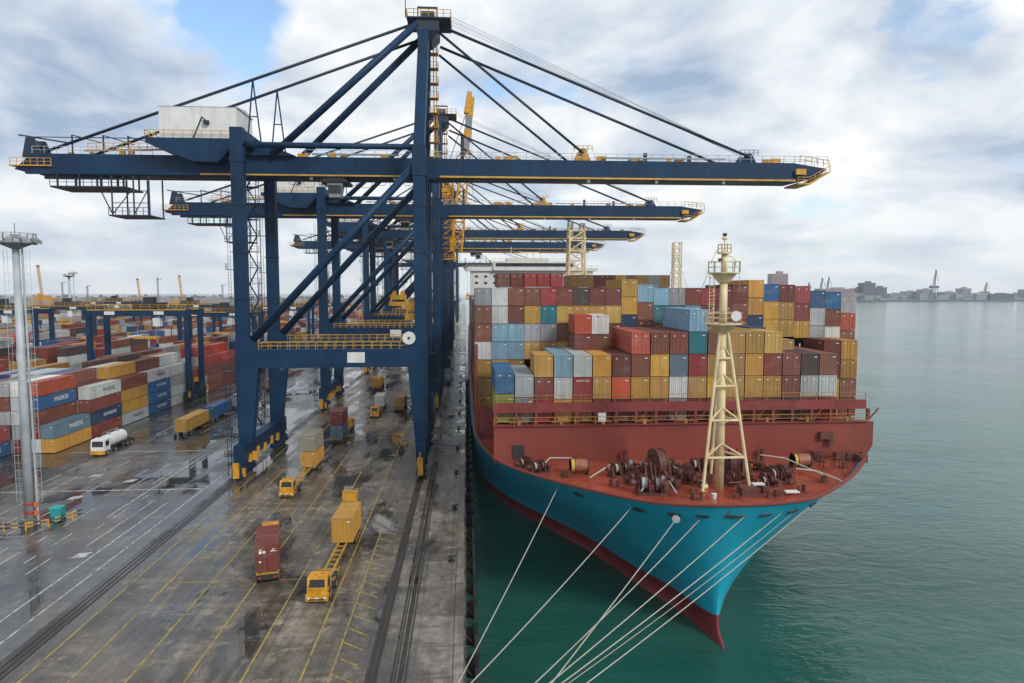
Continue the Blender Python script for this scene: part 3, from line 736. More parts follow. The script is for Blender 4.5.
def mplat(z, r, top=False):
    q = MB(); q.tube((MX,MY,z-.12),(MX,MY,z),r,10); q.tube((MX,MY,z-1.1),(MX,MY,z-.12),.6,10,r*.8)
    o = q.build('platform', M['cream'], mast)
    h_ = MB(); ring = [(MX+r*.97*math.cos(k*math.pi/5),MY+r*.97*math.sin(k*math.pi/5),z) for k in range(11)]
    h_.rail(ring, 1.15, 1.2, .05); h_.build('guard_rail', M['cream'], o)
mplat(26.4, 2.05); mplat(31.9, 1.75)
q = MB(); q.tube((MX,MY,33.9),(MX,MY,34.1),.75,12); q.rail([(MX+.72*math.cos(k*math.pi/4),MY+.72*math.sin(k*math.pi/4),34.1) for k in range(9)],.8,.7,.05); q.build('lamp_platform', M['cream'], mast)
q = MB(); q.tube((MX,MY,35.8),(MX,MY,36.1),.22,8); q.tube((MX-.55,MY-.2,33.0),(MX-.55,MY-.2,33.4),.2,8); q.build('mast_lamp', M['dark'], mast)
q = MB()
for s in (-.25,.25): q.tube((MX-1.2+s,MY+.3,26.4),(MX-1.2+s,MY+.3,32.0),.045,5)
for k in range(14): q.tube((MX-1.45,MY+.3,26.7+k*.38),(MX-.95,MY+.3,26.7+k*.38),.03,4)
for k in range(5): q.path([(MX-1.2+.42*math.cos(a),MY+.3+.42*math.sin(a),27.4+k) for a in (0,1.2,2.4,3.6,4.8,6.28)],.03,4)
q.build('mast_ladder', M['cream'], mast)
q = MB(); q.path([(MX+1.3,MY,32.6),(MX+1.2,MY,33.2),(MX+.8,MY,33.6),(MX+.4,MY,33.7)],.06,5); q.nx().path([(MX-1.4,MY,32.8),(MX-1.3,MY,33.3),(MX-.8,MY,34.3)],.06,5); q.nx().path([(MX+1.7,MY,31.8),(MX+2.2,MY+1,29.8)],.03,4); q.nx().path([(MX-1.8,MY,31.8),(MX-2.3,MY+1,29.6)],.03,4); q.build('cable_loop', M['cream'], mast)
q = MB(); q.tube((MX+.6,MY-2.05,27.25),(MX+.6,MY-2.2,27.25),.55,14); q.tube((MX+.6,MY-1.6,27.25),(MX+.6,MY-2.05,27.25),.3,10); q.build('searchlight', M['white'], mast)
# superstructure far aft
sw = empty('bridge_house', (0,0,0)); sw.parent = ship
b0 = MB(); b0.box(2,56,300,316,12,38.5); b0.box(12,48,298,316,38.5,42.5); b0.box(0,58,299,305,38.3,39.6); b0.box(18,36,299,312,42.5,44.0)
b0.build('house_wall', M['white'], sw)
b0 = MB(); b0.box(13,47,297.9,298.0,40.2,41.7)
for z in (35.4,32.6,29.8,27):
    for x in range(4,56,4): b0.box(x,x+1.3,299.9,299.98,z,z+1.0)
b0.build('window', M['glass'], sw)
b0 = MB(); b0.rail([(0,299,39.6),(58,299,39.6)],1.2,3,.08); b0.rail([(12,298,42.5),(48,298,42.5)],1.2,3,.08)
for x in (20,24,27,30,33): b0.tube((x,303,44),(x,303,rnd.uniform(46,49)),.15,5)
b0.box(24,32,302,302.3,46.2,46.6); b0.build('radar_mast', M['cream'], sw)
q = MB(); q.lattice((30.0,186,22),(30.0,186,46.0),5.0,9,.32,w2=3.9); q.box(27.4,32.6,184,188,43.8,44.2); q.lattice((28.4,186,44),(28.4,186,48.5),1.2,4,.14); q.lattice((31.6,186,44),(31.6,186,48.0),1.2,4,.14); q.box(26.9,33.1,183.8,188.2,33.2,33.6)
q.rail([(26.9,183.8,33.6),(33.1,183.8,33.6)],1.2,1.2,.07); q.build('lattice_post', M['cream'], ship)
q = MB(); q.lattice((49.2,157.6,28),(49.2,157.6,41),1.7,9,.15); q.tube((49.2,157.6,38),(46,157.6,29),.06,4); q.tube((49.2,157.6,38),(52.4,157.6,29),.06,4); q.build('lattice_mast', M['cream'], ship)

# ---- containers on the ship
GS = 'containers stacked on the ship'
H9 = 2.90/2.59
A = [['green','blue'],['grey','grey'],['red','maroon','yellow'],['yellow','pale','lblue'],['yellow','red','pale'],['red','yellow','yellow'],['maroon','orange','maroon'],
     ['brown','yellow','brown','orange'],['maroon','yellow','yellow','brown'],['grey','pale','steel','maroon'],['maroon','ochre','red','teal','lblue'],['brown','yellow','ochre','brown'],
     ['ochre','yellow','ochre','ochre'],['brown','yellow','yellow','yellow'],['maroon','yellow','maroon','yellow'],['dark','maroon','maroon'],['maroon','grey','dark'],['red','pale','brown']]
# the first entry stands half hidden behind the lashing girder
EXTRA = {0:'green',1:'grey',2:'maroon',3:'yellow',4:'yellow'}
for c_, stack in enumerate(A):
    x = 3.65 + 1.265 + c_*2.53; z = 12.95
    tiers = stack if c_ not in (0,1) else [EXTRA[c_]] + stack[1:]
    for k_, cn in enumerate(tiers):
        hs = H9
        if c_ == 0 and k_ == 0: hs = H9*1.28
        if c_ == 1 and k_ == 0: hs = H9*1.12
        last = k_ == len(tiers)-1
        o = container(x, 87.0 + rnd.uniform(-.05,.05), z, cn, f"{CNAME[cn]} container, {ordn(k_)} tier, {ORD[c_]} stack from the quay, ship's front bay", GS, 40 if not (c_ == 2 and last) else 20,
                      door=(rnd.random() < .45), hs=hs)
        if c_ == 4 and cn == 'red': lettering(o, 'HAMBURG SÜD', .24, 0, 2.2, M['text_w'], -.5 if False else 0, 'end')
        z += 2.59*hs + .02
for c_, st_ in enumerate((['red','dark','brown','maroon'][:4], ['maroon','brown','ochre','yellow'])):
    z = 12.0
    for k_, cn in enumerate(st_ if c_ else ['ochre','yellow','maroon','maroon']):
        container(51.9 + c_*2.53, 93.4, z, cn, f"{CNAME[cn]} short container, {ordn(k_)} tier, {('inner','outer')[c_]} stack at the ship's seaward front corner", GS, 20, door=bool(c_), hs=1.05); z += 2.59*1.05+.02
# tall wall of the second bay: (columns from the quay side; colours from the top down)
CB = [['grey','brown','brown','pale','ochre','ochre','yellow'],['pale','pale','lblue','lblue'],['brown','maroon','lblue','lblue'],['brown','yellow','grey'],['red','teal','grey'],['maroon','yellow','brown'],
      ['dark','yellow','brown'],['maroon','yellow','brown'],['maroon','yellow','brown'],['yellow','yellow','navy','yellow'],['lblue','brown','maroon'],['lblue','teal','brown'],['grey','teal','brown'],
      ['maroon','lblue'],['red','maroon'],['maroon','maroon','maroon'],['maroon','maroon','maroon'],['yellow','yellow','navy'],['blue','yellow','yellow'],['maroon','ochre','yellow'],
      ['red','maroon','yellow'],['blue','pale','grey'],['blue','brown','white'],['grey','orange','brown']]
TOPS = {9:31.7, 10:30.9, 16:30.9, 17:31.6, 18:31.0, 19:30.9, 20:30.7, 21:30.0, 22:29.8, 23:29.2}
for c_, stack in enumerate(CB):
    x = 1.35 + 1.22 + c_*2.445; hs = 2.66/2.59; top = TOPS.get(c_, 30.4); n_ = len(stack)
    if 1 <= c_ <= 9: stack = stack + [('ochre','yellow')[c_ % 2]]
    n_ = len(stack)
    if c_ == 23:
        stack = stack + ['yellow','brown','maroon','red']
    for k_, cn in enumerate(stack):
        z = top - (k_+1)*(2.59*hs+.02)
        o = container(x, 101.6, z, cn, f"{CNAME[cn]} container, {['topmost','second down','third down','fourth down','fifth down','sixth down','seventh down'][k_]}, {ORD[c_]} stack from quay, ship's second bay", GS, 40, door=(rnd.random() < .5), hs=hs)
        if c_ == 0 and k_ == 6:
            q = MB(); hexa = [(.62*math.cos(R(90+60*i))*.9,.75*math.sin(R(90+60*i))) for i in range(6)]
            for i in range(6): q.beam((hexa[i][0],-.05,1.3+hexa[i][1]),(hexa[(i+1)%6][0],-.05,1.3+hexa[(i+1)%6][1]),.03,.17)
            q.beam((0,-.05,.85),(0,-.05,1.75),.03,.2); e_ = q.build('emblem', M['text_d'], o)
            if abs(o.rotation_euler.z) > 1: e_.location = (0, 12.19, 0); e_.rotation_euler = (0,0,math.pi)
# a few boxes standing forward of the tall bay on the hatch behind the first
for x, top, cols in ((16.3,26.6,['orange','maroon']),(18.7,26.6,['white','brown']),):
    for k_, cn in enumerate(cols):
        container(x, 100.2-6.1, top-(k_+1)*2.7, cn, f"{CNAME[cn]} short container, {('top','second')[k_]} of a stack between two front bays", GS, 20, door=(cn=='white'), hs=1.03)
for x, top, cn, lb in ((44.9,23.2,'ochre','low ochre container lying behind the first bay, seaward side'),(41.2,24.9,'navy','navy container showing its roof behind the yellow stacks of the first bay')):
    container(x, 100.2-6.1 if cn=='navy' else 93.0, top-2.7, cn, lb, GS, 20, door=False)
# bays farther aft that show over the wall
DE = {2: (5.9, 2.55, ['brown','maroon','red','red','red'], 'third'), 3: (22.3, 2.36, ['ochre','ochre','maroon','maroon','yellow','brown','ochre','grey','ochre'], 'fourth')}
for i_, (x0, p, cols, bay) in DE.items():
    for c_, cn in enumerate(cols):
        container(x0+1.25+c_*p, 101.6+i_*14.2, 12.3+7*2.62, cn, f"{CNAME[cn]} container, topmost of the {ORD[c_]} raised stack, ship's {bay} bay", GS, 40, door=(rnd.random()<.5), hs=1.0)
# outer stacks along the quay side further aft
for i in range(3):
    Y = 115.8 + i*14.2; z = 12.3
    for k_ in range(6):
        cn = ['maroon','brown','red','yellow','grey','brown','navy','maroon'][(i*3+k_*2+1) % 8]
        container(2.55, Y, z, cn, f"{CNAME[cn]} container, {ordn(k_)} tier, quayside stack, ship's {('third','fourth','fifth','sixth','seventh')[i]} bay", GS, 40, hs=1.0); z += 2.62
# the mass of boxes still farther aft
def mass(name, boxes, label=None, cat=None):
    m = MB(); cols = []
    for (x,y,z,w,l,h,c) in boxes:
        m.box(x-w/2,x+w/2,y,y+l,z,z+h); cols += [c]*6
    me = m.mesh(name); at = me.color_attributes.new('tone','FLOAT_COLOR','CORNER')
    k = 0
    for p, c in zip(me.polygons, cols):
        for _ in p.loop_indices: at.data[k].color = (*c,1); k += 1
    me.materials.append(M['massp']); o = bpy.data.objects.new(name, me); COL.objects.link(o); tag(o, label, cat, None, 'stuff'); return o
t = NT('far_container_paint'); an = t.n.new('ShaderNodeAttribute'); an.attribute_name = 'tone'
a = t.noise(t.mapping((.6,.6,.3), co=t.world_pos()), 1.0, 5, .6)
wv = t.n.new('ShaderNodeTexWave'); wv.wave_type = 'BANDS'; wv.bands_direction = 'Y'; wv.inputs['Scale'].default_value = 1.1; t.l.new(t.world_pos(), wv.inputs['Vector'])
M['massp'] = t.out(t.mix(t.ramp(a, (.3,0.0),(.7,.5)), an.outputs['Color'], t.mix(1.0, an.outputs['Color'], (.5,.48,.46), 'MULTIPLY')), .55, t.bump(wv.outputs[0], .4, .04))
CK = ['maroon']*7+['brown']*6+['red']*1+['yellow']*2+['ochre']*2+['grey']*5+['pale']*4+['blue']*2+['navy']*2+['steel']+['teal']+['orange']*1+['white']*1+['dark']*2
def rc(): 
    c = PAL[rnd.choice(CK)]; k = rnd.uniform(.8,1.15); return tuple(v*k for v in c)
bx = []
for i in range(1, 13):
    Y = 101.6 + i*14.2
    if Y > 285: break
    for c_ in range(23):
        if c_ == 0 and i < 4: continue
        x = 2.55+c_*2.48; top = 6 if i > 1 else 5
        if i in DE:
            x0, p, cols, _ = DE[i]
            if x0-.6 < x < x0+p*len(cols)+.6: top = 7
        for k_ in range(top):
            if k_ >= top-3 or c_ in (0, 22): bx.append((x, Y, 12.3+k_*2.62, 2.43, 12.19, 2.6, rc()))
mass('container_mass', bx, 'close-packed containers filling the ship behind its front bays', 'containers')
# ------------------------------------------------------------------ ship-to-shore cranes
def bogie_set(parent, x, y0, y1, mat):
    """wheel trucks under one sill end"""
    b = MB(); b.box(x-.55, x+.55, y0, y1, .75, 1.75); b.prism([(y0+.6,1.75),(y1-.6,1.75),(y1-1.6,2.9),(y0+1.6,2.9)], 'x', x-.45, x+.45)
    for y in (y0+.2, y1-.6): b.box(x-.75,x+.75,y,y+.4,.45,1.2)
    o = b.build('bogie', mat, parent)
    w = MB(); n = 4
    for k in range(n):
        y = y0+.7+(y1-y0-1.4)*k/(n-1); w.tube((x-.25,y,.42),(x+.25,y,.42),.40,12)
    w.build('wheel', M['dark'], o)
def sts_crane(Yc, tip, back, label, first):
    c = empty('gantry_crane', (0,Yc,0), 0, label, 'container crane', 'blue ship-to-shore cranes along the quay')
    XL_, XW = -36.0, -7.4; B = M['crane']
    for sy in (-9, 9):
        for X, kind in ((XL_, 'land'), (XW, 'water')):
            m = MB(); d = 1 if kind == 'land' else -1         # the flare looks inwards
            lo, hi = (X-.95, X+.95), ((X-1.15, X+2.5) if d > 0 else (X-2.2, X+1.15))
            m.frus((lo[0],lo[1],sy-.75,sy+.75,3.0),(hi[0],hi[1],sy-.85,sy+.85,17.7))
            m.frus((hi[0],hi[1],sy-.85,sy+.85,17.7),(hi[0],hi[1],sy-.85,sy+.85,21.2))
            g0, g1 = (X-1.0, X+.95)
            m.frus((hi[0],hi[1],sy-.85,sy+.85,21.2),(g0,g1,sy-.8,sy+.8,22.4))
            m.box(g0,g1,sy-.8,sy+.8,22.4,55.6 if kind == 'land' else 53.2)
            if kind == 'land': m.box(g0-.12,g1+.12,sy-.92,sy+.92,50.2,51.0)
            else:
                m.box(g0-.15,g1+.15,sy-.95,sy+.95,48.4,52.8)
                m.beam((X,sy,53),(X+.6,sy*.22,74.5),1.7,1.5)
            m.build('leg', B, c)
    for X in (XL_, XW):
        m = MB(); m.box(X-.8,X+.8,-13.0,13.0,2.6,5.4); m.build('sill_beam', B, c)
        for s in (-1,1): bogie_set(c, X, -14.2 if s<0 else 6.4, -6.4 if s<0 else 14.2, B)
        m = MB()
        for k in range(6): m.nx().cbox(X+.85, -11+k*4.4, 3.0, .06, 1.6, 1.9)
        m.build('sill_panel', M['crane_dark'], c) if X == XL_ else None
        m = MB(); m.box(X-.7,X+.7,-8.2,8.2,18.2,20.6); m.build('cross_beam', B, c)
    m = MB(); m.box(XL_-1.0,XL_+1.0,-8.2,8.2,53.4,55.4); m.nx().box(XW-.8,XW+.8,-8.2,8.2,49.2,51.8); m.build('top_cross_beam', B, c)
    for sy in (-9, 9):
        m = MB(); m.box(XL_+2.5,XW-2.2,sy-.8,sy+.8,17.4,20.4); o = m.build('portal_beam', B, c)
        h = MB(); h.rail([(XL_+2.6,sy-.8,20.4),(XW-2,sy-.8,20.4)],1.15,1.5,.05); h.rail([(XL_+2.6,sy+.8,20.4),(XW-2,sy+.8,20.4)],1.15,1.5,.05)
        h.build('handrail', M['yel'], o)
        m = MB(); m.tube((XL_+1.2,sy,21.6),(XW-.6,sy,50.2),.62,12); m.build('diagonal_brace', B, c, True)
        m = MB(); m.tube((XL_+.8,sy,53.0),(XW,sy,53.0),.48,10); m.build('tie_pipe', B, c, True)
    for sy in (-3.1, 3.1):                       # A-frame back legs
        m = MB(); m.tube((XW-.6+(0 if sy<0 else .9),sy*.9,74.6),(-32.2 if sy<0 else -29.6,sy,52.6),.60,12); m.build('back_leg', B, c, True)
    # girder and boom
    m = MB(); m.box(back+4,XW+2.5,-2.3,2.3,49.0,52.5); m.frus((back,back+4,-2.3,2.3,49.9),(back+2.6,back+4,-2.3,2.3,52.3)); m.box(back+2,XW,-2.9,-2.3,49.1,49.7); m.box(back+2,XW,2.3,2.9,49.1,49.7)
    m.prism([(XL_-1.0,55.3),(XL_+.5,55.3),(XL_+7.5,52.5),(XL_-1.0,52.5)],'y',-3.2,3.2)
    g = m.build('girder', B, c)
    m = MB(); m.box(XW+2.5,tip-7,-2.2,2.2,49.1,52.5); m.frus((tip-7,tip-7,-2.2,2.2,49.1),(tip-7,tip-7,-2.2,2.2,52.5)); m.prism([(tip-7,49.1),(tip-2.5,50.2),(tip-1,51.6),(tip-7,52.5)],'y',-2.1,2.1)
    m.box(XW+3,tip-8,-2.75,-2.2,49.15,49.75)
    bo = m.build('boom', B, c)
    m = MB(); m.box(XW+3,tip-7,-2.8,-2.752,49.2,49.5); m.box(back+30,XW-3,-2.95,-2.902,49.2,49.45); m.build('festoon_track', M['yel'], bo)
    m = MB(); m.rail([(XW+2,-2.3,52.5),(tip-1,-2.3,52.5)],1.15,2.0,.05); m.nx().rail([(XW+2,2.3,52.5),(tip-1,2.3,52.5)],1.15,2.0,.05)
    m.nx().rail([(back+3,-2.4,52.5),(XL_-16,-2.4,52.5)],1.15,2.0,.05); m.nx().rail([(XL_+9,-2.4,52.5),(XW-2,-2.4,52.5)],1.15,2.0,.05)
    m.build('walkway_rail', M['galv'], c)
    m = MB()
    m.prism([(tip-6.5,48.7),(tip-4.2,48.7),(tip-.6,50.9),(tip-.6,51.1),(tip-4.4,49.0),(tip-6.5,49.0)],'y',-2.7,2.7)
    m.rail([(tip-6.5,-2.7,49.0),(tip-4.3,-2.7,49.0),(tip-.6,-2.6,51.1)],1.0,1.0,.06); m.rail([(tip-6,-2.2,52.5),(tip-.4,-1.8,51.8)],1.3,1.2,.07); m.cbox(tip-6,-2.6,50.4,1.8,.5,1.0)
    m.build('boom_end_platform', M['oyel'], bo)
    for x, s in ((tip-15.2,1.0),(20.5,1.3)):
        m = MB(); m.prism([(x-1.4,52.5),(x+1.4,52.5),(x+.5,52.5+1.6*s),(x-.5,52.5+1.6*s)],'y',-1.9,-1.4); m.prism([(x-1.4,52.5),(x+1.4,52.5),(x+.5,52.5+1.6*s),(x-.5,52.5+1.6*s)],'y',1.4,1.9); m.box(x-.4,x+.4,-1.4,1.4,52.6,52.9)
        m.rail([(x-1.6,-2.0,52.5+1.2*s),(x+1.6,-2.0,52.5+1.2*s)],1.0,.8,.06)
        m.build('stay_bracket', B if s < 1.1 else M['oyel'], bo)
    m = MB()
    for x, h_ in ((-.5,4.2),(32,1.8),(40,1.4)): m.nx().box(x-.3,x+.3,-.3,.3,52.5,52.5+h_)
    m.build('boom_post', M['crane_dark'], bo)
    # apex
    ax, az = XW+.9, 74.6
    m = MB(); m.box(ax-1.6,ax+2.2,-3.0,3.0,az-1.0,az+.8); m.box(ax-3.2,ax+4.2,-3.4,3.4,az+.8,az+1.0); m.box(ax-1.0,ax+1.4,-1.6,1.6,az+1.0,az+2.6); m.box(ax-1.6,ax+1.9,-.25,.25,az+3.6,az+3.85); m.box(ax-1.6,ax-1.4,-.2,.2,az+1,az+3.6); m.box(ax+1.7,ax+1.9,-.2,.2,az+1,az+3.6); m.tube((ax-3.4,-2.6,az+1),(ax-3.4,-2.6,az+4),.08,5)
    m.frus((ax-.6,ax+.9,-2.2,2.2,az-2.6),(ax-1.6,ax+2.2,-3,3,az-1.0))
    ap = m.build('apex_head', M['crane_dark'], c)
    m = MB(); m.rail([(ax-3.2,-3.4,az+1),(ax+4.2,-3.4,az+1),(ax+4.2,3.4,az+1),(ax-3.2,3.4,az+1),(ax-3.2,-3.4,az+1)],1.2,1.2,.06); m.build('apex_rail', M['yel'], ap)
    # stays
    for sy in (-2.2,2.2):
        q = MB(); q.tube((ax-2,sy,az+.2-(0 if sy<0 else 1.3)),(back+5.5 if sy<0 else back+10,sy,53.0),.25,7)
        q.build('back_stay', M['crane_dark'], c, True)
        q = MB(); q.tube((ax+2.2,sy,az-(0 if sy<0 else 2.0)),(tip-15.4 if sy<0 else tip-19,sy,53.5 if sy<0 else 52.8),.25,7); q.build('outer_fore_stay', M['crane_dark'], c, True)
        q = MB(); q.tube((ax+2,sy,az-(1.0 if sy<0 else 3.4)),(20.5 if sy<0 else 18.6,sy,53.7 if sy<0 else 52.9),.23,7); q.build('inner_fore_stay', M['crane_dark'], c, True)
        q = MB()
        for dz in (0,.5): q.tube((ax+3.8,sy*.5,az+1.6+dz),(tip-14,sy*.3,53.4),.03,4)
        q.build('boom_hoist_rope', M['dark'], c)
    # little frames that carry the back stays
    q = MB()
    for sy in (-2.2,2.2):
        fx = -35.4 if sy < 0 else -32.6; a0_ = az+.2-(0 if sy<0 else 1.3); f_ = (ax-2-fx)/((ax-2)-(back+5.5 if sy<0 else back+10)); zt = a0_+(53.0-a0_)*f_
        for dx in (-1.3,1.3): q.tube((fx+dx,sy,53.0),(fx,sy,zt),.13,5)
        q.tube((fx-.65,sy,(53+zt)/2),(fx+.65,sy,(53+zt)/2),.1,5)
    q.build('stay_frame', B, c)
    # rear end of the girder
    q = MB(); q.prism([(back+1.0,52.0),(back+4.2,52.0),(back+2.9,55.2),(back+1.7,55.2)],'y',-1.8,-1.3); q.prism([(back+1.0,52.0),(back+4.2,52.0),(back+2.9,55.2),(back+1.7,55.2)],'y',1.3,1.8); q.box(back+1.8,back+2.8,-1.3,1.3,54.2,54.9)
    q.tube((back+.5,-1.6,55.6),(back+9,-1.6,54.3),.13,5); q.tube((back+2,-1.6,55.3),(back+22,-1.6,55.3),.08,5)
    for x in (back+9,back+14,back+18): q.tube((x,-1.6,52.5),(x,-1.6,55.7),.13,5)
    q.tube((back+9,-1.6,55.7),(back+14,-1.6,54.4),.09,5); q.tube((back+14,-1.6,55.7),(back+19,-1.6,54.2),.09,5); q.tube((back+18,-1.6,55.5),(back+26,-1.6,53.6),.09,5)
    q.build('rear_frame', M['crane_dark'], c)
    q = MB(); q.rail([(back-.5,-2.6,50.6),(back+6,-2.6,50.6)],1.1,1.0,.06); q.box(back-.6,back+6,-2.7,2.7,50.4,50.58); q.rail([(back+12,-2.6,53.0),(back+31,-2.6,53.3)],1.2,1.4,.06)
    q.beam((back+11,-2,53.1),(back+31,-2,53.6),.3,.25); q.build('rear_platform', M['oyel'], c)
    q = MB(); x0 = back+6; q.box(x0,x0+12,-3.2,3.2,46.9,47.15)
    for x in (x0+1,x0+4.5,x0+8,x0+11.5): q.box(x-.1,x+.1,-2.9,-2.6,47,49.3); q.box(x-.1,x+.1,2.6,2.9,47,49.3)
    q.rail([(x0,-3.2,47.15),(x0+12,-3.2,47.15)],1.2,1.3,.06)
    for x in (x0+9.5,x0+13,x0+15.5): q.tube((x,-2.6,49),(x,-2.6,42.4),.14,5); q.tube((x,2.6,49),(x,2.6,42.4),.14,5)
    q.box(x0+9,x0+15.7,-2.9,2.9,42.3,42.5); q.beam((x0+7.5,-2.6,47),(x0+9.5,-2.6,42.6),.15,.15); q.rail([(x0+9,-2.9,42.5),(x0+15.7,-2.9,42.5)],1.2,1.2,.06)
    for z in (44.5,46.5): q.tube((x0+9.5,-2.6,z),(x0+15.5,-2.6,z),.08,4)
    q.tube((x0+9.5,-2.6,42.6),(x0+13,-2.6,47),.09,4); q.tube((x0+13,-2.6,42.6),(x0+15.5,-2.6,47),.09,4)
    q.build('hanging_platform', M['crane_dark'], c)
    # machinery house
    q = MB(); q.prism([(-52.0,54.8),(-36.9,54.8),(-36.9,54.2),(-38.2,53.4),(-40.5,51.0),(-44.5,51.0),(-52.0,54.0)],'y',-5.0,5.0); q.build('house_floor', B, c)
    q = MB(); q.box(-50.0,-37.6,-4.2,4.2,54.8,60.0); q.prism([(-4.3,60.0),(4.3,60.0),(0,60.6)],'x',-50.2,-37.4)
    hs_ = q.build('machinery_house', M['white'], c)
    q = MB(); q.rail([(-52,-5,54.8),(-36.9,-5,54.8),(-36.9,5,54.8),(-52,5,54.8),(-52,-5,54.8)],1.2,1.5,.06); q.build('house_rail', M['yel'], hs_)
    q = MB(); q.tube((-44.5,-4.6,54.8),(-43.0,-4.6,58.3),.12,5); q.tube((-43,-4.6,58.3),(-42.2,-4.6,57.5),.1,5); q.box(-42.7,-41.9,-4.9,-4.3,57.1,57.7); q.build('jib_hoist', M['crane_dark'], hs_)
    # ladders, pipes, flanges and small landings on the legs
    lr_ = random.Random(int(Yc)+3); q = MB()
    for sy in (-9, 9):
        for X in (XL_, XW):
            for z in (10.2, 28.5, 36.0, 43.5): q.nx().box(X-1.25,X+1.15,sy-.9,sy+.9,z,z+.12) if z > 22 else None
    q.build('leg_flange', M['crane_dark'], c)
    for sy in (-9, 9):
        for X, s_ in ((XL_, -1), (XW, 1)):
            q = MB()
            for k in range(int(44/3.4)):
                z = 6 + k*3.4; xx = X + s_*1.75
                if k % 2 == 0: q.box(xx-.55, xx+.55, sy-.6, sy+.6, z, z+.07); q.rail([(xx+s_*.55, sy-.6, z),(xx+s_*.55, sy+.6, z)], 1.0, .6, .035)
                q.tube((xx-.2, sy-.3, z),(xx-.2, sy-.3, z+3.4), .03, 4); q.tube((xx+.2, sy-.3, z),(xx+.2, sy-.3, z+3.4), .03, 4)
                for j in range(7): q.tube((xx-.2, sy-.3, z+.3+j*.45),(xx+.2, sy-.3, z+.3+j*.45), .02, 3, cap=False)
            q.tube((X+s_*1.2, sy+.5, 4),(X+s_*1.2, sy+.5, 52), .09, 5); q.tube((X+s_*1.2, sy+.25, 4),(X+s_*1.2, sy+.25, 52), .06, 5)
            q.build('leg_ladder', M['crane_dark'], c)
    q = MB()
    for k in range(9):
        x = XL_+6+k*2.4; q.path([(x,-2.5,49.0),(x+.5,-2.5,47.8-.4*(k%2)),(x+1.9,-2.5,47.8-.4*(k%2)),(x+2.4,-2.5,49.0)], .05, 4)
    q.build('festoon_cable', M['dark'], c)
    q = MB()
    for x in (-30, -22, -14): q.nx().cbox(x, -9.2, 17.0, .5, .3, .4)
    for x in (tip-20, tip-32, tip-44, -12, -26): q.nx().cbox(x, -2.5, 48.6, .5, .4, .45)
    q.build('floodlight', M['grey'], c)
    # odds and ends along the girder top: drums, boxes, cable trays
    gr_ = random.Random(int(Yc)); q = MB()
    for k in range(34):
        x = gr_.uniform(back+6, tip-9)
        if -54 < x < -30: continue
        q.nx().cbox(x, gr_.choice((-1.7,-1.2,1.4)), 52.5, gr_.uniform(.5,1.8), gr_.uniform(.4,.9), gr_.uniform(.3,1.0))
    q.build('walkway_box', M['oyel'], c)
    q = MB(); q.beam((24,-1.9,53.0),(46,-1.9,53.1),.16,.22); q.nx().beam((XL_+10,-1.9,53.0),(XW-4,-1.9,53.0),.18,.25); q.build('cable_tray', M['grey'], c)
    # trolley with its cab, and the spreader hanging from it
    tx = -22.2 if first else (-16.0 if Yc < 230 else (-28.5 if Yc < 300 else -3.0 + (Yc % 7)*3))
    q = MB(); q.box(tx-2.2,tx+2.2,-3.0,3.0,48.2,48.7); q.box(tx-1.8,tx+1.8,-2.8,2.8,48.7,48.95); q.lattice((tx-2,-2.8,47.9),(tx+2,-2.8,47.9),.8,4,.08); q.rail([(tx-2,-3,47.2),(tx+2,-3,47.2)],1.0,.8,.05); tr = q.build('trolley', M['dark'], c)
    q = MB(); q.frus((tx-.7,tx+1.1,-3.6,-1.4,45.6),(tx-1.0,tx+1.5,-3.8,-1.2,47.9)); q.build('driver_cab', M['grey'], tr)
    q = MB(); q.box(tx-.8,tx+1.3,-3.86,-3.81,46.3,47.6); q.build('cab_window', M['glass'], tr)
    if not first:
        zs = 24.0 if 230 < Yc < 300 else 22.0 + (Yc % 5)*1.5; sx = tx+3
        q = MB(); q.box(sx-3.3,sx+3.3,-1.1,1.1,zs,zs+1.6); q.box(sx-2.6,sx+2.6,-.9,.9,zs+2.4,zs+4.2); q.box(sx-3,sx-2.4,-1,1,zs+1.6,zs+4.2); q.box(sx+2.4,sx+3,-1,1,zs+1.6,zs+4.2); q.prism([(sx-1.8,zs+.6),(sx+1.8,zs+.6),(sx+1.2,zs+1.2),(sx-1.2,zs+1.2)],'y',-.8,.8)
        for s in (-1.6,1.6): q.tube((sx+s,-.5,zs+4.9),(sx+s,.5,zs+4.9),.9,10)
        sp_ = q.build('spreader', M['oyel'], c)
        q = MB()
        for s in (-1.8,1.8):
            for y in (-.8,.8): q.tube((sx+s,y,zs+5),(sx+s*.8,y*2,47.7),.05,4)
        q.build('hoist_rope', M['dark'], sp_)
    # stair tower on the landward rear side, lift and ladders on the waterside mast
    q = MB(); x0, y0 = XL_-2.6, 6.4
    for k in range(16):
        z = 5+k*2.9; q.box(x0-1.0,x0+.9,y0-1.0,y0+1.0,z,z+.08); q.rail([(x0-1,y0-1,z),(x0+.9,y0-1,z),(x0+.9,y0+1,z)],1.0,1.0,.045)
        q.beam((x0-.8 if k%2 else x0+.8,y0-.4,z),(x0+.8 if k%2 else x0-.8,y0-.4,z+2.9),.6,.1)
    for dx in (-1,.9):
        for dy in (-1,1): q.tube((x0+dx,y0+dy,0.2),(x0+dx,y0+dy,52),.06,4)
    q.build('stair_tower', M['crane_dark'], c)
    q = MB()
    for k in range(8):
        z = 54+k*2.6; yy = -9+ (z-53)/21.5*7 ; q.box(XW+1.0,XW+2.6,4.2,6.0,z,z+.1); q.rail([(XW+1,4.2,z),(XW+2.6,4.2,z),(XW+2.6,6,z)],1.1,.8,.05)
    q.tube((XW+1.8,5.4,53),(XW+1.8,4.6,74),.1,5); q.tube((XW+2.3,5.4,53),(XW+2.3,4.6,74),.1,5)
    q.build('mast_landing', M['yel'], c)
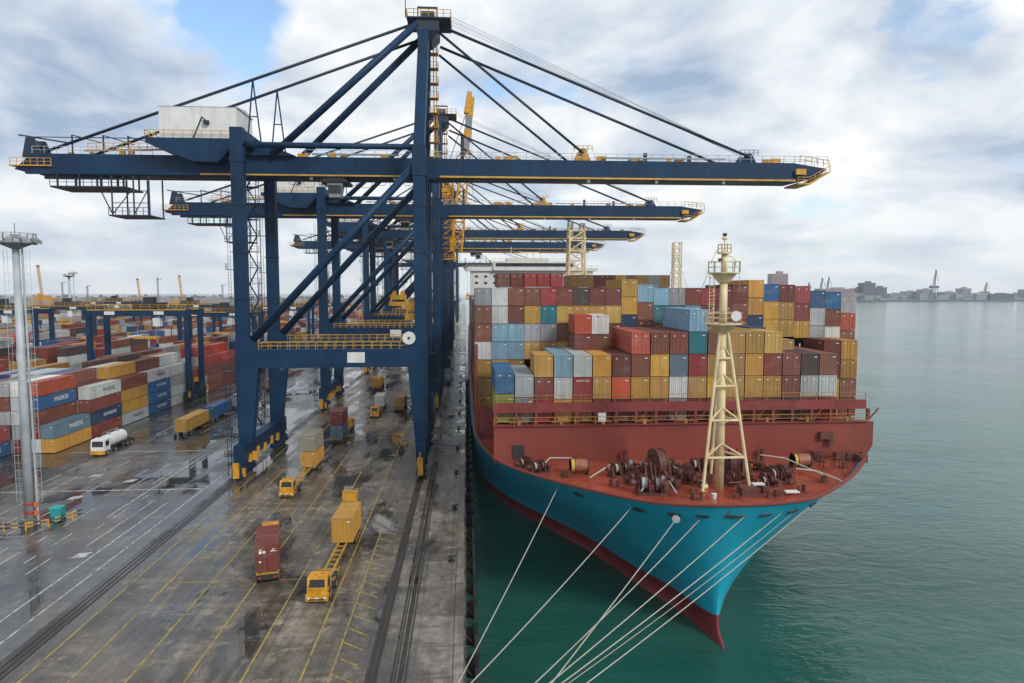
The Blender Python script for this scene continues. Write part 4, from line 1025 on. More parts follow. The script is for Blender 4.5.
    q = MB(); x0 = XL_-1.9; q.box(x0-.5,x0+.7,-11.6,-10.2,2.0,2.1); q.rail([(x0-.5,-11.6,5.6),(x0+.7,-11.6,5.6),(x0+.7,-9.6,5.6)],1.1,.6,.05)
    for s in (-.3,.3): q.tube((x0+s,-11.4,.2),(x0+s,-11.4,18),.06,4)
    for k in range(44): q.tube((x0-.3,-11.4,.6+k*.4),(x0+.3,-11.4,.6+k*.4),.03,4)
    for k in range(5): q.box(x0-.7,x0+.7,-11.7,-10,3.4+k*3.4,3.48+k*3.4); q.rail([(x0-.7,-11.7,3.4+k*3.4),(x0+.7,-11.7,3.4+k*3.4)],1.0,.7,.04)
    q.build('access_ladder', M['crane_dark'], c)
    q = MB(); q.tube((XW-1.9,-10.3,22.2),(XW-1.9,-9.9,22.2),1.05,20); q.build('cable_reel', M['white'], c)
    q = MB(); q.tube((XW-1.9,-10.36,22.2),(XW-1.9,-10.3,22.2),.22,10); q.tube((XW-1.9,-9.9,22.2),(XW-1.9,-9.2,22.2),.3,8); q.build('reel_hub', M['dark'], c)
    q = MB(); q.box(-19.3,-16.5,-9.87,-9.82,18.2,19.9); q.build('sign_board', M['white'], c)
    q = MB(); q.box(XL_+1.2,XL_+2.0,-10.0,-9.4,2.4,3.8); q.nx().box(XW-.45,XW+.45,-14.6,-14.2,.6,3.4); q.nx().box(XL_-.45,XL_+.45,-14.6,-14.2,.6,3.0); q.nx().box(XL_+.6,XL_+1.1,-13.5,-13.0,.6,1.9); q.nx().tube((XW,-14.7,3),(XW,-14.7,4.4),.12,6); q.build('buffer', M['oyel'], c)
    q = MB()
    for k in range(5): q.nx().cbox(XL_+.9,-10+k*4,2.2+.3*(k%2),.5,.9,1.3)
    q.build('drive_motor', M['yel'], c)
    return c
sts_crane(122, 65.4, -74.2, 'blue container crane standing before all others, white machinery house on top', True)
sts_crane(185, 65.0, -77.0, 'second blue container crane along the quay, with grey driver cab under its girder', False)
sts_crane(261, 69.0, -50.0, 'third blue container crane along the quay, short girder at the landward end', False)
sts_crane(324, 66.5, -80.0, 'fourth blue container crane along the quay, frame seen at its rear girder end', False)
sts_crane(353, 66.0, -60.0, 'fifth blue container crane, close behind the fourth, short rear girder', False)
sts_crane(575, 76.0, -60.0, 'farthest blue container crane on the quay, low over the white bridge house', False)

# ------------------------------------------------------------------ mobile harbour crane with a raised yellow boom
hc = empty('harbour_crane', (-7.0,222,0), 0, 'yellow mobile harbour crane with grey-banded boom raised high between the cranes', 'harbour crane')
q = MB(); q.cbox(0,0,1.2,4,12,1.6); q.cbox(0,0,2.8,3.6,6,2.0); q.build('undercarriage', M['grey'], hc)
q = MB()
for k in range(8):
    for s in (-1.6,1.6): q.tube((s-.5,-7+k*2,.8),(s+.5,-7+k*2,.8),.8,12)
q.build('wheel', M['rubber'], hc)
q = MB(); q.cbox(0,2,4.8,3.6,8,3.0); q.box(-1.1,1.1,-1.1,1.1,4.8,39.6); q.build('column', M['crane'], hc)
q = MB(); q.lattice((.8,0,40),(1.2,0,66),5.0,8,.30,w2=3.4); q.cbox(2.9,-1,44,2.2,2.6,3.0); q.rail([(-2,-3,40),(4,-3,40),(4,3,40)],1.2,1.2,.1); q.box(-2,4,-3,3,39.6,40); q.rail([(-1.5,-2.6,54),(4,-2.6,54),(4,2.6,54)],1.2,1.2,.1); q.box(-1.5,4,-2.6,2.6,53.8,54); q.cbox(1,0,60,3,3,3); q.build('tower', M['oyel'], hc)
bA, bB = Vector((4.0,-2.6,42)), Vector((8.9,-3.2,90))
bA2 = bA + (bB-bA)*.66
q = MB(); q.lattice(bA,bA2,3.2,10,.34,w2=2.6); q.build('boom_foot', M['oyel'], hc)
q = MB(); q.beam(bA2-(bB-bA)*.02,bA+(bB-bA)*.88,1.9,1.9); q.build('boom_band', M['grey'], hc)
q = MB(); q.beam(bA+(bB-bA)*.88,bB,2.1,2.1); q.beam(bB-Vector((1.5,0,5)),bB+Vector((-.4,0,1.5)),2.5,1.6); q.nx().beam(bA+(bB-bA)*.74,bA+(bB-bA)*.79,2.1,2.1); q.build('boom_head', M['oyel'], hc)
q = MB(); q.tube((0,0,66),bA+(bB-bA)*.7,.16,5); q.tube((0,1,66),bA+(bB-bA)*.98,.12,5); q.tube(bB,(bB.x+.4,bB.y,60),.06,4); q.build('luffing_rope', M['dark'], hc)
# ------------------------------------------------------------------ yard stacks
GY = 'containers stacked in the yard'
def yardlabel(cn, k, n, r, bay):
    row = ['outer row','second row in','third row in','fourth row in','fifth row in','sixth row in','seventh row in','eighth row in','ninth row in','tenth row in'][r]
    return f"{CNAME[cn]} yard container, {ordn(k)} tier, {row}, {bay}"
BAYN = {-1:'low stack behind the lamp mast', 0:'first yard bay by the tanker', 1:'second yard bay', 2:'third yard bay', 3:'fourth yard bay', 4:'fifth yard bay', 5:'sixth yard bay', 6:'seventh yard bay', 7: 'eighth yard bay'}
# bottom-up; names ending in * carry lettering
YARD = {
 (-1,3): ['blue*','red'], (-1,4): ['maroon','pale','red'], (-1,5): ['grey','brown'],
 (0,0): ['yellow','steel*'], (0,1): ['pale','maroon','brown','blue*','orange'], (0,2): ['maroon','grey','pale','pale','white'],
 (0,3): ['grey','navy','pale','brown','grey','maroon'][:5], (0,4): ['maroon','pale','maroon','pale','brown'],
 (1,0): ['maroon','navy*','maroon','pale*'], (1,1): ['grey','maroon','grey','maroon','red'][:4], (1,2): ['grey','maroon','brown','grey','brown'], (1,3): ['grey','maroon','brown','pale','blue'],
 (1,4): ['grey','pale','maroon','grey','pale'], (1,5): ['grey','pale','maroon','grey','pale'],
 (2,0): ['pale*','yellow','yellow','maroon'], (2,1): ['grey','maroon','grey','maroon','yellow'][:4]+['yellow'], (2,2): ['grey','maroon','grey','brown','white'], (2,3): ['brown','maroon','grey','pale','white'][:4], (2,4): ['brown','maroon','grey','white'],
 (3,0): ['blue*','blue*','blue*','pale*'], (3,1): ['grey','maroon','grey','maroon','brown'], (3,2): ['grey','maroon','grey','pale','white'][:4], (3,3): ['maroon','pale','white','white'],
 (4,0): ['pale','pale','grey','pale'], (4,1): ['maroon','grey','pale','pale','pale'], (4,2): ['grey','maroon','yellow','maroon','ochre'],
 (5,0): ['pale','grey','maroon'], (5,1): ['maroon','grey','pale','pale'], (6,0): ['maroon','brown','maroon','red'], (6,1): ['grey','maroon','brown','red','red'], (7,0): ['maroon','maroon','brown','orange'],
 (7,1): ['grey','pale','pale','red','orange'],
}
TXT = {(0,0):('MAERSK','text_w'),(0,1):('MAERSK','text_w'),(1,0,1):('SAFMARINE','text_w'),(1,0,3):('MAERSK','text_d'),(2,0):('MAERSK','text_d'),(3,0):('SAFMARINE','text_w'),(3,0,3):('MAERSK','text_d'),(-1,3):('MAERSK','text_w')}
yr = random.Random(21)
FILL = {}
for b in range(-1, 8):
    Y = 129.2 + 12.5*b
    for r in range(0, 8):
        x = -76.72 - 2.52*r
        if b == -1 and r < 3: continue
        st_ = YARD.get((b, r))
        if st_ is None:
            n_ = yr.choice((3,4,4,5,5)) if b >= 0 else yr.choice((1,2,3)); st_ = [yr.choice(CK) for _ in range(n_)]
            vis = 1 if b < 6 else 0
        else: vis = 9
        for k_, cn in enumerate(st_):
            tl = cn.endswith('*'); cn = cn.rstrip('*'); z = .12 + k_*2.61
            show = (vis == 9) or (k_ >= len(st_)-vis)
            if b <= 1 and r <= 4: show = True
            if b >= 2 and r >= 1 and k_ < len(st_)-2: show = False
            if b >= 1 and r >= 5 and k_ < len(st_)-1: show = False
            if show and r <= 5 and NCONT[0] < 302:
                o = container(x + yr.uniform(-.05,.05), Y + yr.uniform(-.1,.1), z, cn, yardlabel(cn, k_, len(st_), r, BAYN[b]), GY, 40, door=yr.random() < .5)
                if tl:
                    tx_, mt = TXT.get((b,r,k_), TXT.get((b,r), ('MAERSK','text_w')))
                    yy = 7.2
                    l_ = lettering(o, tx_, 1.25 if len(tx_) < 8 else .98, yy, 1.35, M[mt])
                    if abs(o.rotation_euler.z) > 1: l_.location = (-CW/2-.012, 12.19-yy, 1.35); l_.rotation_euler = (R(90),0,R(-90))
            else: FILL.setdefault('a', []).append((x, Y, z, 2.40, 12.19, 2.55, tuple(v*yr.uniform(.8,1.15) for v in PAL[cn])))
bx = FILL.get('a', [])
for (x0, n_, Y0, Y1) in ((-76.72,8,229.5,620),(-118,9,142,640),(-156,9,160,620),(-196,9,190,620),(-236,10,210,560),(-290,12,240,520),(-330,14,330,600),(-118,9,660,900),(-156,9,660,900),(-200,14,600,860),(-76.72,8,650,900)):
    Y = Y0
    while Y < Y1:
        for r in range(n_):
            top = yr.choice((1,2,3,4,4,5,5))
            if yr.random() < .10: continue
            for k_ in range(top):
                if k_ >= top-2 or r in (0, 1) or Y < Y0+14:
                    if yr.random() < .3: bx.append((x0-2.52*r, Y, .12+k_*2.61, 2.40, 6.0, 2.55, rc())); bx.append((x0-2.52*r, Y+6.15, .12+k_*2.61, 2.40, 6.0, 2.55, rc()))
                    else: bx.append((x0-2.52*r, Y, .12+k_*2.61, 2.40, 12.19, 2.55, rc()))
        Y += 12.9 + yr.choice((0,0,.8,4.5))
mass('container_yard', bx, 'crowded blocks of stacked containers filling the yard behind the nearest bays', 'containers')

# ------------------------------------------------------------------ yard gantries (rubber tyred)
def rtg(X0, X1, Y, z, label, mat='crane', wy=9.0):
    g = empty('yard_gantry', ((X0+X1)/2, Y, 0), 0, label, 'yard crane', 'rubber tyred gantry cranes over the yard'); h = (X1-X0)/2; B = M[mat]
    for y in (0, wy):
        for s in (-1,1):
            q = MB(); q.box(s*h-.62,s*h+.62,y-.55,y+.55,2.4,z-1.9); q.build('leg', B, g)
        q = MB(); q.box(-h-.9,h+.9,y-.7,y+.7,z-1.9,z); q.build('girder', B, g)
        q = MB(); q.rail([(-h,y-.75,z),(h,y-.75,z)],1.1,2.2,.06); q.box(-h,h,y-.85,y-.76,z-.35,z-.1); q.build('girder_rail', M['yel'], g)
    for s in (-1,1):
        q = MB(); q.box(s*h-.6,s*h+.6,-2,wy+2,1.6,3.0); q.build('sill_beam', B, g)
        for y in (-1.2, 1.2, wy-1.2, wy+1.2):
            q = MB(); q.tube((s*h-.35,y,.85),(s*h+.35,y,.85),.85,16); q.build('wheel', M['rubber'], g)
        q = MB(); q.cbox(s*(h+.9),wy/2,3.0,1.4,3.2,2.2); q.cbox(s*(h+.7),-.2,3.0,.8,1.0,3.5); q.rail([(s*h+.8,-2,3),(s*h+.8,wy+2,3)],1.1,1.2,.06)
        for k in range(6): q.cbox(s*(h+.85),.1,4+k*3,.5,.9,.12); 
        q.tube((s*(h+.85),.4,3),(s*(h+.85),.4,z),.07,4); q.build('power_unit', M['crane_dark'], g)
        q = MB(); q.cbox(s*(h+.75),-1.9,1.6,.5,.4,1.6); q.cbox(s*(h+.75),wy+1.7,1.6,.5,.4,1.6); q.nx().cbox(s*(h+.9),2.2,5.3,.9,.8,1.1); q.build('bumper', M['oyel'], g)
    q = MB(); q.box(h*.1-2.5,h*.1+2.5,-.6,wy+.6,z,z+1.6); q.cbox(h*.1,wy/2,z+1.6,2.2,3,1.5); q.rail([(h*.1-2.5,-.6,z+1.6),(h*.1+2.5,-.6,z+1.6)],1.0,1,.06); t_ = q.build('trolley', M['dark'], g)
    q = MB(); q.box(h*.1+2.6,h*.1+4.4,-.4,1.6,z-4.6,z-2.4); q.build('driver_cab', M['white'], t_)
    q = MB(); q.box(h*.45-1.3,h*.45+1.3,-.80,-.755,z-1.5,z-.6); q.box(-h*.55-1.3,-h*.55+1.3,-.80,-.755,z-1.5,z-.6); q.build('sign_board', M['white'], g)
    q = MB(); q.box(h*.1-3,h*.1+3,.6,3.0,z-8,z-7.4)
    for s in (-2.5,2.5): q.tube((h*.1+s,1.8,z-7.4),(h*.1+s*.7,1.8,z),.05,4)
    q.build('spreader', M['oyel'], g)
    return g
rtg(-99.2, -74.1, 187, 25.0, 'nearest blue yard gantry straddling the container stacks, white sign on its girder')
rtg(-100.0, -74.5, 246, 22.5, 'second blue yard gantry, half hidden behind the nearest container crane leg')
rtg(-168, -140, 232, 24.0, 'blue yard gantry at the far left edge, behind the tall lamp mast')
rtg(-100.0, -74.5, 330, 22.5, 'blue yard gantry third along the lane behind the cranes')
rtg(-146, -118.5, 330, 23.5, 'blue yard gantry in the middle of the yard, small and far behind the first')
rtg(-186, -157, 300, 23.5, 'blue yard gantry far off towards the field, over low stacks', 'crane_dark')
rtg(-226, -197, 420, 23.5, 'faint blue yard gantry far off, beside the yellow crane with raised boom')
rtg(-100.0, -74.5, 415, 22.5, 'farthest blue yard gantry down the lane behind the cranes')
def yellow_crane(X, Y, s, label, boom):
    g = empty('yellow_crane', (X,Y,0), 0, label, 'port crane', 'yellow cranes beyond the yard'); 
    for sx in (-1,1):
        for sy in (-1,1):
            q = MB(); q.box(sx*9*s-.6*s,sx*9*s+.6*s,sy*7*s-.6*s,sy*7*s+.6*s,0,27*s); q.build('leg', M['oyel'], g)
    q = MB()
    for y in (-7*s,7*s): q.box(-11*s,11*s,y-.7*s,y+.7*s,27*s,29*s); q.beam((-9*s,y,10*s),(9*s,y,26*s),.7*s,.7*s); q.beam((9*s,y,10*s),(-9*s,y,26*s),.7*s,.7*s); q.box(-9*s,9*s,y-.4*s,y+.4*s,10*s,11*s)
    q.cbox(2*s,0,29*s,5*s,6*s,3*s); q.cbox(-6*s,0,29*s,2*s,4*s,5*s); q.lattice((-9*s,0,29*s),(9*s,0,29*s),3*s,6,.3*s); q.rail([(-11*s,-7*s,29*s),(11*s,-7*s,29*s)],2,4,.2); q.build('frame', M['oyel'], g)
    if boom:
        q = MB(); q.lattice((boom*s-4*s,0,29*s),(boom*s-7*s,0,62*s),1.7*s,12,.2*s); q.build('raised_boom', M['oyel'], g)
        q = MB(); q.cbox(boom*s-7*s,0,61*s,2.2*s,2*s,2*s); q.build('boom_tip', M['red'], g)
    return g
yellow_crane(-347, 590, .80, 'yellow crane with raised boom standing left beyond the yard, beside the slim mast', 1.5)
yellow_crane(-250, 560, .62, 'twin-masted yellow crane beyond the gantry girder, left of a similar one', -7)
yellow_crane(-226, 560, .66, 'yellow crane with the taller mast, right of the twin-masted one', 6)
yellow_crane(-168, 610, .6, 'low yellow crane without a mast, beside the nearest crane leg', 0)

# ------------------------------------------------------------------ lamp masts
def lamp_mast(X, Y, h, r, label, detail=True):
    g = empty('lamp_mast', (X,Y,0), 0, label, 'lamp mast', 'tall lamp masts over the yard')
    q = MB(); q.tube((0,0,0),(0,0,h),r,16,r*.62); q.build('mast', M['galv'], g, True)
    q = MB(); q.tube((0,0,h-1.2),(0,0,h-.5),r*.7,12,r*3.2); q.tube((0,0,h-.5),(0,0,h-.3),2.2,18); q.tube((0,0,h),(0,0,h+2.0),.06,5); q.tube((0,0,h-.3),(0,0,h+.6),.3,8)
    ring = [(2.2*math.cos(k*math.pi/8),2.2*math.sin(k*math.pi/8),h-.3) for k in range(17)]; q.rail(ring,1.0,1.2,.05,True); hd = q.build('lamp_platform', M['grey'], g)
    for k in range(10 if detail else 6):
        a = k*2*math.pi/(10 if detail else 6); c_, s_ = math.cos(a), math.sin(a)
        q = MB(); q.add([(2.25*c_-.35*s_,2.25*s_+.35*c_,h-.2),(2.25*c_+.35*s_,2.25*s_-.35*c_,h-.2),(2.75*c_+.35*s_,2.75*s_-.35*c_,h-.55),(2.75*c_-.35*s_,2.75*s_+.35*c_,h-.55),(2.25*c_-.35*s_,2.25*s_+.35*c_,h+.25),(2.25*c_+.35*s_,2.25*s_-.35*c_,h+.25),(2.75*c_+.35*s_,2.75*s_-.35*c_,h-.1),(2.75*c_-.35*s_,2.75*s_+.35*c_,h-.1)],[(0,1,2,3),(7,6,5,4),(0,4,5,1),(1,5,6,2),(2,6,7,3),(3,7,4,0)]); q.build('floodlight', M['grey'], hd)
    if detail:
        q = MB(); q.tube((r+.42,-.1,0),(r*.62+.42,-.1,h-1),.13,8); q.build('cable_duct', M['galv'], g)
        q = MB()
        for k in range(int(h/1.0)):
            z = 3+k*1.0
            if z > h-1.5: break
            for s in (-1,1):
                q.tube((s*(r+.95),.1,z),(s*(r+.95),.1,z+1),.03,4); q.tube((s*(r+.2),.1,z),(s*(r+.95),.1,z),.025,4); q.tube((s*(r+.5),.1,z),(s*(r+.5),.1,z+1),.02,4)
        q.build('safety_cage', M['galv'], g)
        q = MB(); q.tube((0,0,0),(0,0,.9),1.05,20); q.build('concrete_foot', M['cope'], g)
        q = MB(); q.tube((0,0,1.5),(0,0,1.8),r+.06,16); q.tube((0,0,2.6),(0,0,2.9),r+.06,16); q.build('warning_band', M['red'], g)
        q = MB(); q.cbox(r+.35,-.3,1.3,.35,.3,.6); q.cbox(r+.35,-.3,2.4,.35,.3,.6); q.build('warning_lamp', M['orange'], g)
    return g
lamp_mast(-55.9, 89.6, 36.3, .62, 'nearest tall grey lamp mast with caged ladders and red bands at its foot')
lamp_mast(-208, 375, 37.8, .9, 'distant grey lamp mast between the yellow crane and the yard gantry', False)
for X, Y, h in ((-277,505,42),(-285,1010,58),(-60,470,34),(-116,640,42),(-46,520,36)):
    lamp_mast(X, Y, h, .5, {-277:'thin pale mast rising behind the yard gantry girder',-285:'very distant thin mast on the left horizon',-60:'slim mast seen between crane frames, to the left',-116:'slim mast beside the nearest crane landside legs',-46:'slim mast seen under the crane braces'}[X], False)
bar = empty('barrier', (-55.9,89.6,0), 0, 'black and yellow guard rail round the foot of the lamp mast', 'guard rail')
q1, q2 = MB(), MB()
pts = [(-14,-.5),(-9,-1.6),(-4.5,-2.3),(-1.6,-2.6),(.9,-2.4),(2.9,-1.2),(4.4,1.4),(4.9,2.6)]
for i, (a, b) in enumerate(zip(pts, pts[1:])):
    A_, B_ = Vector((*a,0)), Vector((*b,0)); n_ = max(2, round((B_-A_).length/.8))
    for k in range(n_):
        P, Q = A_+(B_-A_)*(k/n_), A_+(B_-A_)*((k+1)/n_)
        for z in (.45,.95):
            q1.tube(P+Vector((0,0,z)),Q+Vector((0,0,z)),.08,6,cap=False)
            if (k+i)%2: q2.nx().tube(P+Vector((0,0,z)),Q+Vector((0,0,z)),.092,6)
    q1.tube(A_,A_+Vector((0,0,1.05)),.1,6)
q1.build('rail', M['oyel'], bar); q2.build('stripe_band', M['dark'], bar)
wb = empty('wheeled_bin', (-53.2,90.8,0), 0, 'teal waste bin standing beside the lamp mast', 'waste bin')
q = MB(); q.frus((-.55,.55,-.5,.5,.15),(-.7,.7,-.62,.62,1.75)); q.build('body', M['teal'], wb); q = MB(); q.prism([(-.66,1.75),(.66,1.75),(.56,1.95),(-.56,1.95)],'x',-.74,.74); q.build('lid', M['teal'], wb)
q = MB()
for x in (-.6,.6):
    for y in (-.5,.5): q.tube((x-.06,y,.15),(x+.06,y,.15),.15,8)
q.build('wheel', M['rubber'], wb)

# ------------------------------------------------------------------ trucks
def wheel(parent, x, y, r=.52, w=.34, mat='rubber'):
    q = MB(); q.tube((x-w/2,y,r),(x+w/2,y,r),r,18); o = q.build('wheel', M['rubber'], parent)
    s = 1 if x > 0 else -1
    q = MB(); q.tube((x+s*(w/2-.02),y,r),(x+s*(w/2+.02),y,r),r*.55,12); q.build('rim', M['oyel'] if mat == 'y' else M['grey'], o)
def truck(name, loc, rz, label, cab='oyel', trailer=14.6, deck='bed', cabstyle='terminal'):
    g = empty(name, loc, rz, label, 'truck', 'terminal trucks on the quay'); g.scale = (.88,.88,.88)
    C_ = M[cab]
    q = MB(); q.box(-.48,-.36,.5,5.6,.75,1.05); q.box(.36,.48,.5,5.6,.75,1.05); q.box(-.9,.9,3.2,5.2,1.05,1.18); q.cbox(-1.0,2.8,.55,.5,1.2,.6); q.cbox(1.0,2.8,.55,.5,1.2,.6); q.build('chassis', M['dark'], g)
    q = MB(); q.prism([(.05,.95),(.0,1.75),(.32,2.85),(1.9,2.85),(1.95,.95)],'x',-1.08,1.08); q.box(-1.0,1.0,.4,1.85,2.85,2.93)
    cb_ = q.build('cab', C_, g)
    q = MB(); q.add([(-.86,.015,1.86),(.86,.015,1.86),(.80,.247,2.66),(-.80,.247,2.66)],[(0,1,2,3)])
    q.build('windscreen', M['glass'], cb_)
    for s in (-1,1):
        q = MB(); q.box(s*1.085-.008,s*1.085+.008,.5,1.6,1.8,2.6); q.build('side_window', M['glass'], cb_)
        q = MB(); q.cbox(s*1.3,.15,1.9,.12,.18,.6); q.beam((s*1.08,.25,2.5),(s*1.3,.2,2.4),.05,.05); q.build('mirror', M['dark'], cb_)
        q = MB(); q.tube((s*.85,-.24,.78),(s*.85,-.20,.78),.13,10); q.build('headlight', M['white'], g)
    q = MB(); q.box(-1.2,1.2,-.2,.35,.42,1.15); q.box(-1.25,1.25,.35,1.9,.85,.97); q.box(-.7,.7,-.215,-.2,.9,1.05); q.build('bumper', C_, g)
    q = MB(); q.box(-.9,.9,-.222,-.205,.52,.68); q.build('grille', M['dark'], g)
    q = MB(); q.tube((.5,1.1,2.93),(.5,1.1,3.15),.12,8); q.tube((-.3,.9,2.93),(-.3,.9,3.05),.1,8); q.build('beacon', M['orange'], cb_)
    q = MB()
    for s in (-1,1):
        q.nx().box(s*1.02-.26,s*1.02+.26,.55,1.75,1.08,1.14); q.nx().box(s*.98-.36,s*.98+.36,3.55,4.85,1.10,1.17)
    q.build('mudguard', M['dark'], g)
    q = MB(); q.box(-.28,.28,-.232,-.222,.70,.84); q.build('number_plate', M['white'], g)
    q = MB(); q.path([(-.2,2.0,1.9),(-.25,2.5,1.5),(-.1,3.2,1.35)],.035,5); q.nx().path([(.2,2.0,1.9),(.3,2.5,1.55),(.1,3.2,1.35)],.035,5); q.build('air_hose', M['red'], g)
    q = MB(); q.tube((1.0,2.15,1.0),(1.0,2.15,3.0),.09,8); q.build('exhaust', M['grey'], g)
    for s in (-1,1):
        wheel(g, s*1.02, 1.15); wheel(g, s*.98, 4.2, .52, .55)
    if trailer:
        T = trailer; q = MB(); q.box(-.62,-.42,3.4,T,1.12,1.34); q.box(.42,.62,3.4,T,1.12,1.34)
        for k in range(int((T-3.4)/1.45)+1): 
            y = 3.5+k*1.45; q.box(-.42,.42,y,y+.14,1.14,1.30)
        for y in (3.5, 6.2, T-6.1, T-.25): q.box(-1.2,1.2,y,y+.2,1.13,1.33); q.box(-1.24,-1.1,y-.05,y+.25,1.33,1.5); q.box(1.1,1.24,y-.05,y+.25,1.33,1.5)
        q.build('trailer_frame', M[deck], g); q = MB(); q.box(-1.0,1.0,T,T+.1,.6,1.2); q.build('rear_bumper', M['dark'], g)
        q = MB()
        for s in (-1,1): q.box(s*.75-.07,s*.75+.07,6.6,6.75,.15,1.15)
        q.build('landing_leg', M['dark'], g)
        for y in (T-3.6,T-2.3,T-1.0):
            for s in (-1,1): wheel(g, s*.95, y, .5, .55, 'y')
        q = MB()
        for s in (-1,1): q.box(s*.9-.2,s*.9+.2,T+.1,T+.13,.8,.95)
        q.build('tail_light', M['red'], g)
    return g
GT = 'containers riding on trucks'
def load(tr, y, col, label, size=40, z=1.22, door=False, hs=1.0):
    y *= .88
    rz = tr.rotation_euler.z; p = tr.location
    # local +y of the truck is its rear
    n0 = len(COL.objects); Ln = 12.19 if size == 40 else 6.06
    fy = y if abs(rz) < 1.6 else y+Ln
    wx = p.x - fy*math.sin(rz); wy = p.y + fy*math.cos(rz)
    return container(wx, wy, z, col, label, GT, size, door=door, hs=hs, rz=rz if abs(rz) < 1.6 else rz-math.pi, jit=False)
t1 = truck('terminal_truck', (-14.35,64.4,0), R(-.5), 'yellow terminal truck facing the camera, long skeletal trailer, ahead of all other trucks', trailer=21.5)
load(t1, 14.6, 'yellow', 'yellow twenty-foot container on the rear of the front terminal truck', 20, hs=1.12)
t2 = truck('terminal_truck', (-23.4,81.4,0), R(180+14), 'truck driving away with a tall red container, seen from behind on the apron', trailer=14.2)
o = load(t2, 7.0, 'maroon', 'red container with white door markings on the truck driving away', 20, door=True, hs=1.12)
q = MB(); q.nx().box(-.85,-.55,.0,.016,1.75,2.0); q.nx().box(-.45,-.15,.0,.016,1.78,2.0); q.nx().box(.35,.95,.0,.016,1.9,1.98); q.nx().box(-.8,-.6,.0,.016,.9,1.05); q.build('placard', M['text_w'], o)
t3 = truck('terminal_truck', (-26.0,98.6,0), R(-1), 'yellow terminal truck with orange roof, hauling two stacked boxes past the nearest crane', trailer=21.0)
load(t3, 14.6, 'yellow', 'yellow container, lower of two stacked on the truck beside the nearest crane', 20)
load(t3, 14.6, 'taupe', 'grey-brown container stacked on the yellow one on a truck', 20, z=1.22+2.61)
t4 = truck('terminal_truck', (-25.2,148,0), R(180), 'truck behind the stacked pair, carrying a dark box over a grey one', trailer=17.5)
load(t4, 10.2, 'steel', 'slate grey container under the maroon one on a truck', 20, door=True)
load(t4, 10.2, 'maroon', 'dark maroon container on top of a slate one, on a truck', 20, z=1.22+2.61)
t5 = truck('terminal_truck', (-21.6,160.5,0), 0, 'yellow terminal truck with pale cab roof, pulling a pale container under the portal', trailer=18)
load(t5, 10.5, 'pale', 'pale container on the truck under the crane portal', 20)
t6 = truck('terminal_truck', (-16.4,178,0), R(180), 'truck driving away with an ochre container beside the water side crane leg', trailer=13.5)
load(t6, 5.0, 'ochre', 'ochre container on a truck beside the waterside crane leg', 20, door=True)
t7 = truck('terminal_truck', (-26.8,216,0), R(180), 'truck driving away with a bright yellow container, far down the lanes', trailer=14.5)
load(t7, 6, 'yellow', 'bright yellow container far down the truck lanes under the second crane', 20, door=False)
t8 = truck('terminal_truck', (-57.9,139.5,0), 0, 'truck with a yellow container leading a queue beside the yard stacks', trailer=16, cab='grey')
load(t8, 1.9, 'yellow', 'yellow container leading the queue of trucks beside the yard', 40); 
t9 = truck('terminal_truck', (-57.9,154.5,0), 0, 'middle truck of the queue beside the yard, under a blue container', trailer=16, cab='grey')
load(t9, 1.9, 'blue', 'blue container, middle of the truck queue beside the yard', 40)
t10 = truck('terminal_truck', (-57.6,170.5,0), 0, 'last truck of the queue beside the yard, under a grey container', trailer=16, cab='grey')
load(t10, 1.9, 'grey', 'grey container, last of the truck queue beside the yard', 40)
for tt in (t8, t9, t10):                       # their boxes reach over the tractor: these are bare trailers
    for ch in list(tt.children):
        if ch.name.split('.')[0] in ('cab','bumper','headlight','grille','exhaust','chassis','mudguard','number_plate','air_hose') :
            for c2 in list(ch.children): bpy.data.objects.remove(c2)
            bpy.data.objects.remove(ch)
t11 = truck('terminal_truck', (-58.2,219,0), R(180), 'distant truck with a red container behind the crane legs', trailer=16.5)
load(t11, 3.6, 'red', 'red container on a distant truck behind the landside crane legs', 20)
load(t11, 9.8, 'ochre', 'ochre container behind the red one on a distant truck', 20)
# tanker
tk = empty('tanker_truck', (-66.4,126.0,0), 0, 'white tanker truck with orange bumper parked by the yellow yard container', 'tanker truck')
q = MB(); q.prism([(.05,.9),(0,1.7),(.25,3.0),(2.1,3.1),(2.1,.9)],'x',-1.2,1.2); cb_ = q.build('cab', M['white'], tk)
q = MB(); q.add([(-1.0,-.01,1.75),(1.0,-.01,1.75),(.95,.183,2.75),(-.95,.183,2.75)],[(0,1,2,3)]); q.build('windscreen', M['glass'], cb_)
q = MB(); q.box(1.2,1.215,.5,1.7,1.8,2.7); q.box(-1.215,-1.2,.5,1.7,1.8,2.7); q.build('side_window', M['glass'], cb_)
q = MB(); q.box(-1.25,1.25,-.2,.4,.4,1.05); q.build('bumper', M['oyel'], tk)
q = MB(); q.box(-.5,.5,.4,11.5,.8,1.1); q.box(-1.1,1.1,10.8,11.6,.6,1.1); q.build('chassis', M['dark'], tk)
q = MB(); q.tube((0,2.5,2.2),(0,5.8,2.2),1.15,20); q.tube((0,6.0,2.2),(0,8.6,2.2),1.15,20); q.tube((0,5.8,2.2),(0,6.0,2.2),1.0,16); q.build('tank', M['white'], tk, False)
q = MB(); q.rail([(-.5,2.8,3.35),(-.5,8.4,3.35)],.4,1.4,.04); q.tube((0,4,3.3),(0,4,3.6),.35,12); q.tube((0,7.2,3.3),(0,7.2,3.6),.35,12); q.build('manhole', M['grey'], tk)
for y in (1.2,4.0,8.6,9.9):
    for s in (-1,1): wheel(tk, s*1.0, y, .52, .4)
yl = empty('lashing_cage', (-16.2,94.5,0), 0, 'small yellow lashing platform standing behind the nearest truck', 'lashing platform')
q = MB(); q.cbox(0,0,.9,1.9,1.5,1.1); q.build('bin', M['oyel'], yl); q = MB()
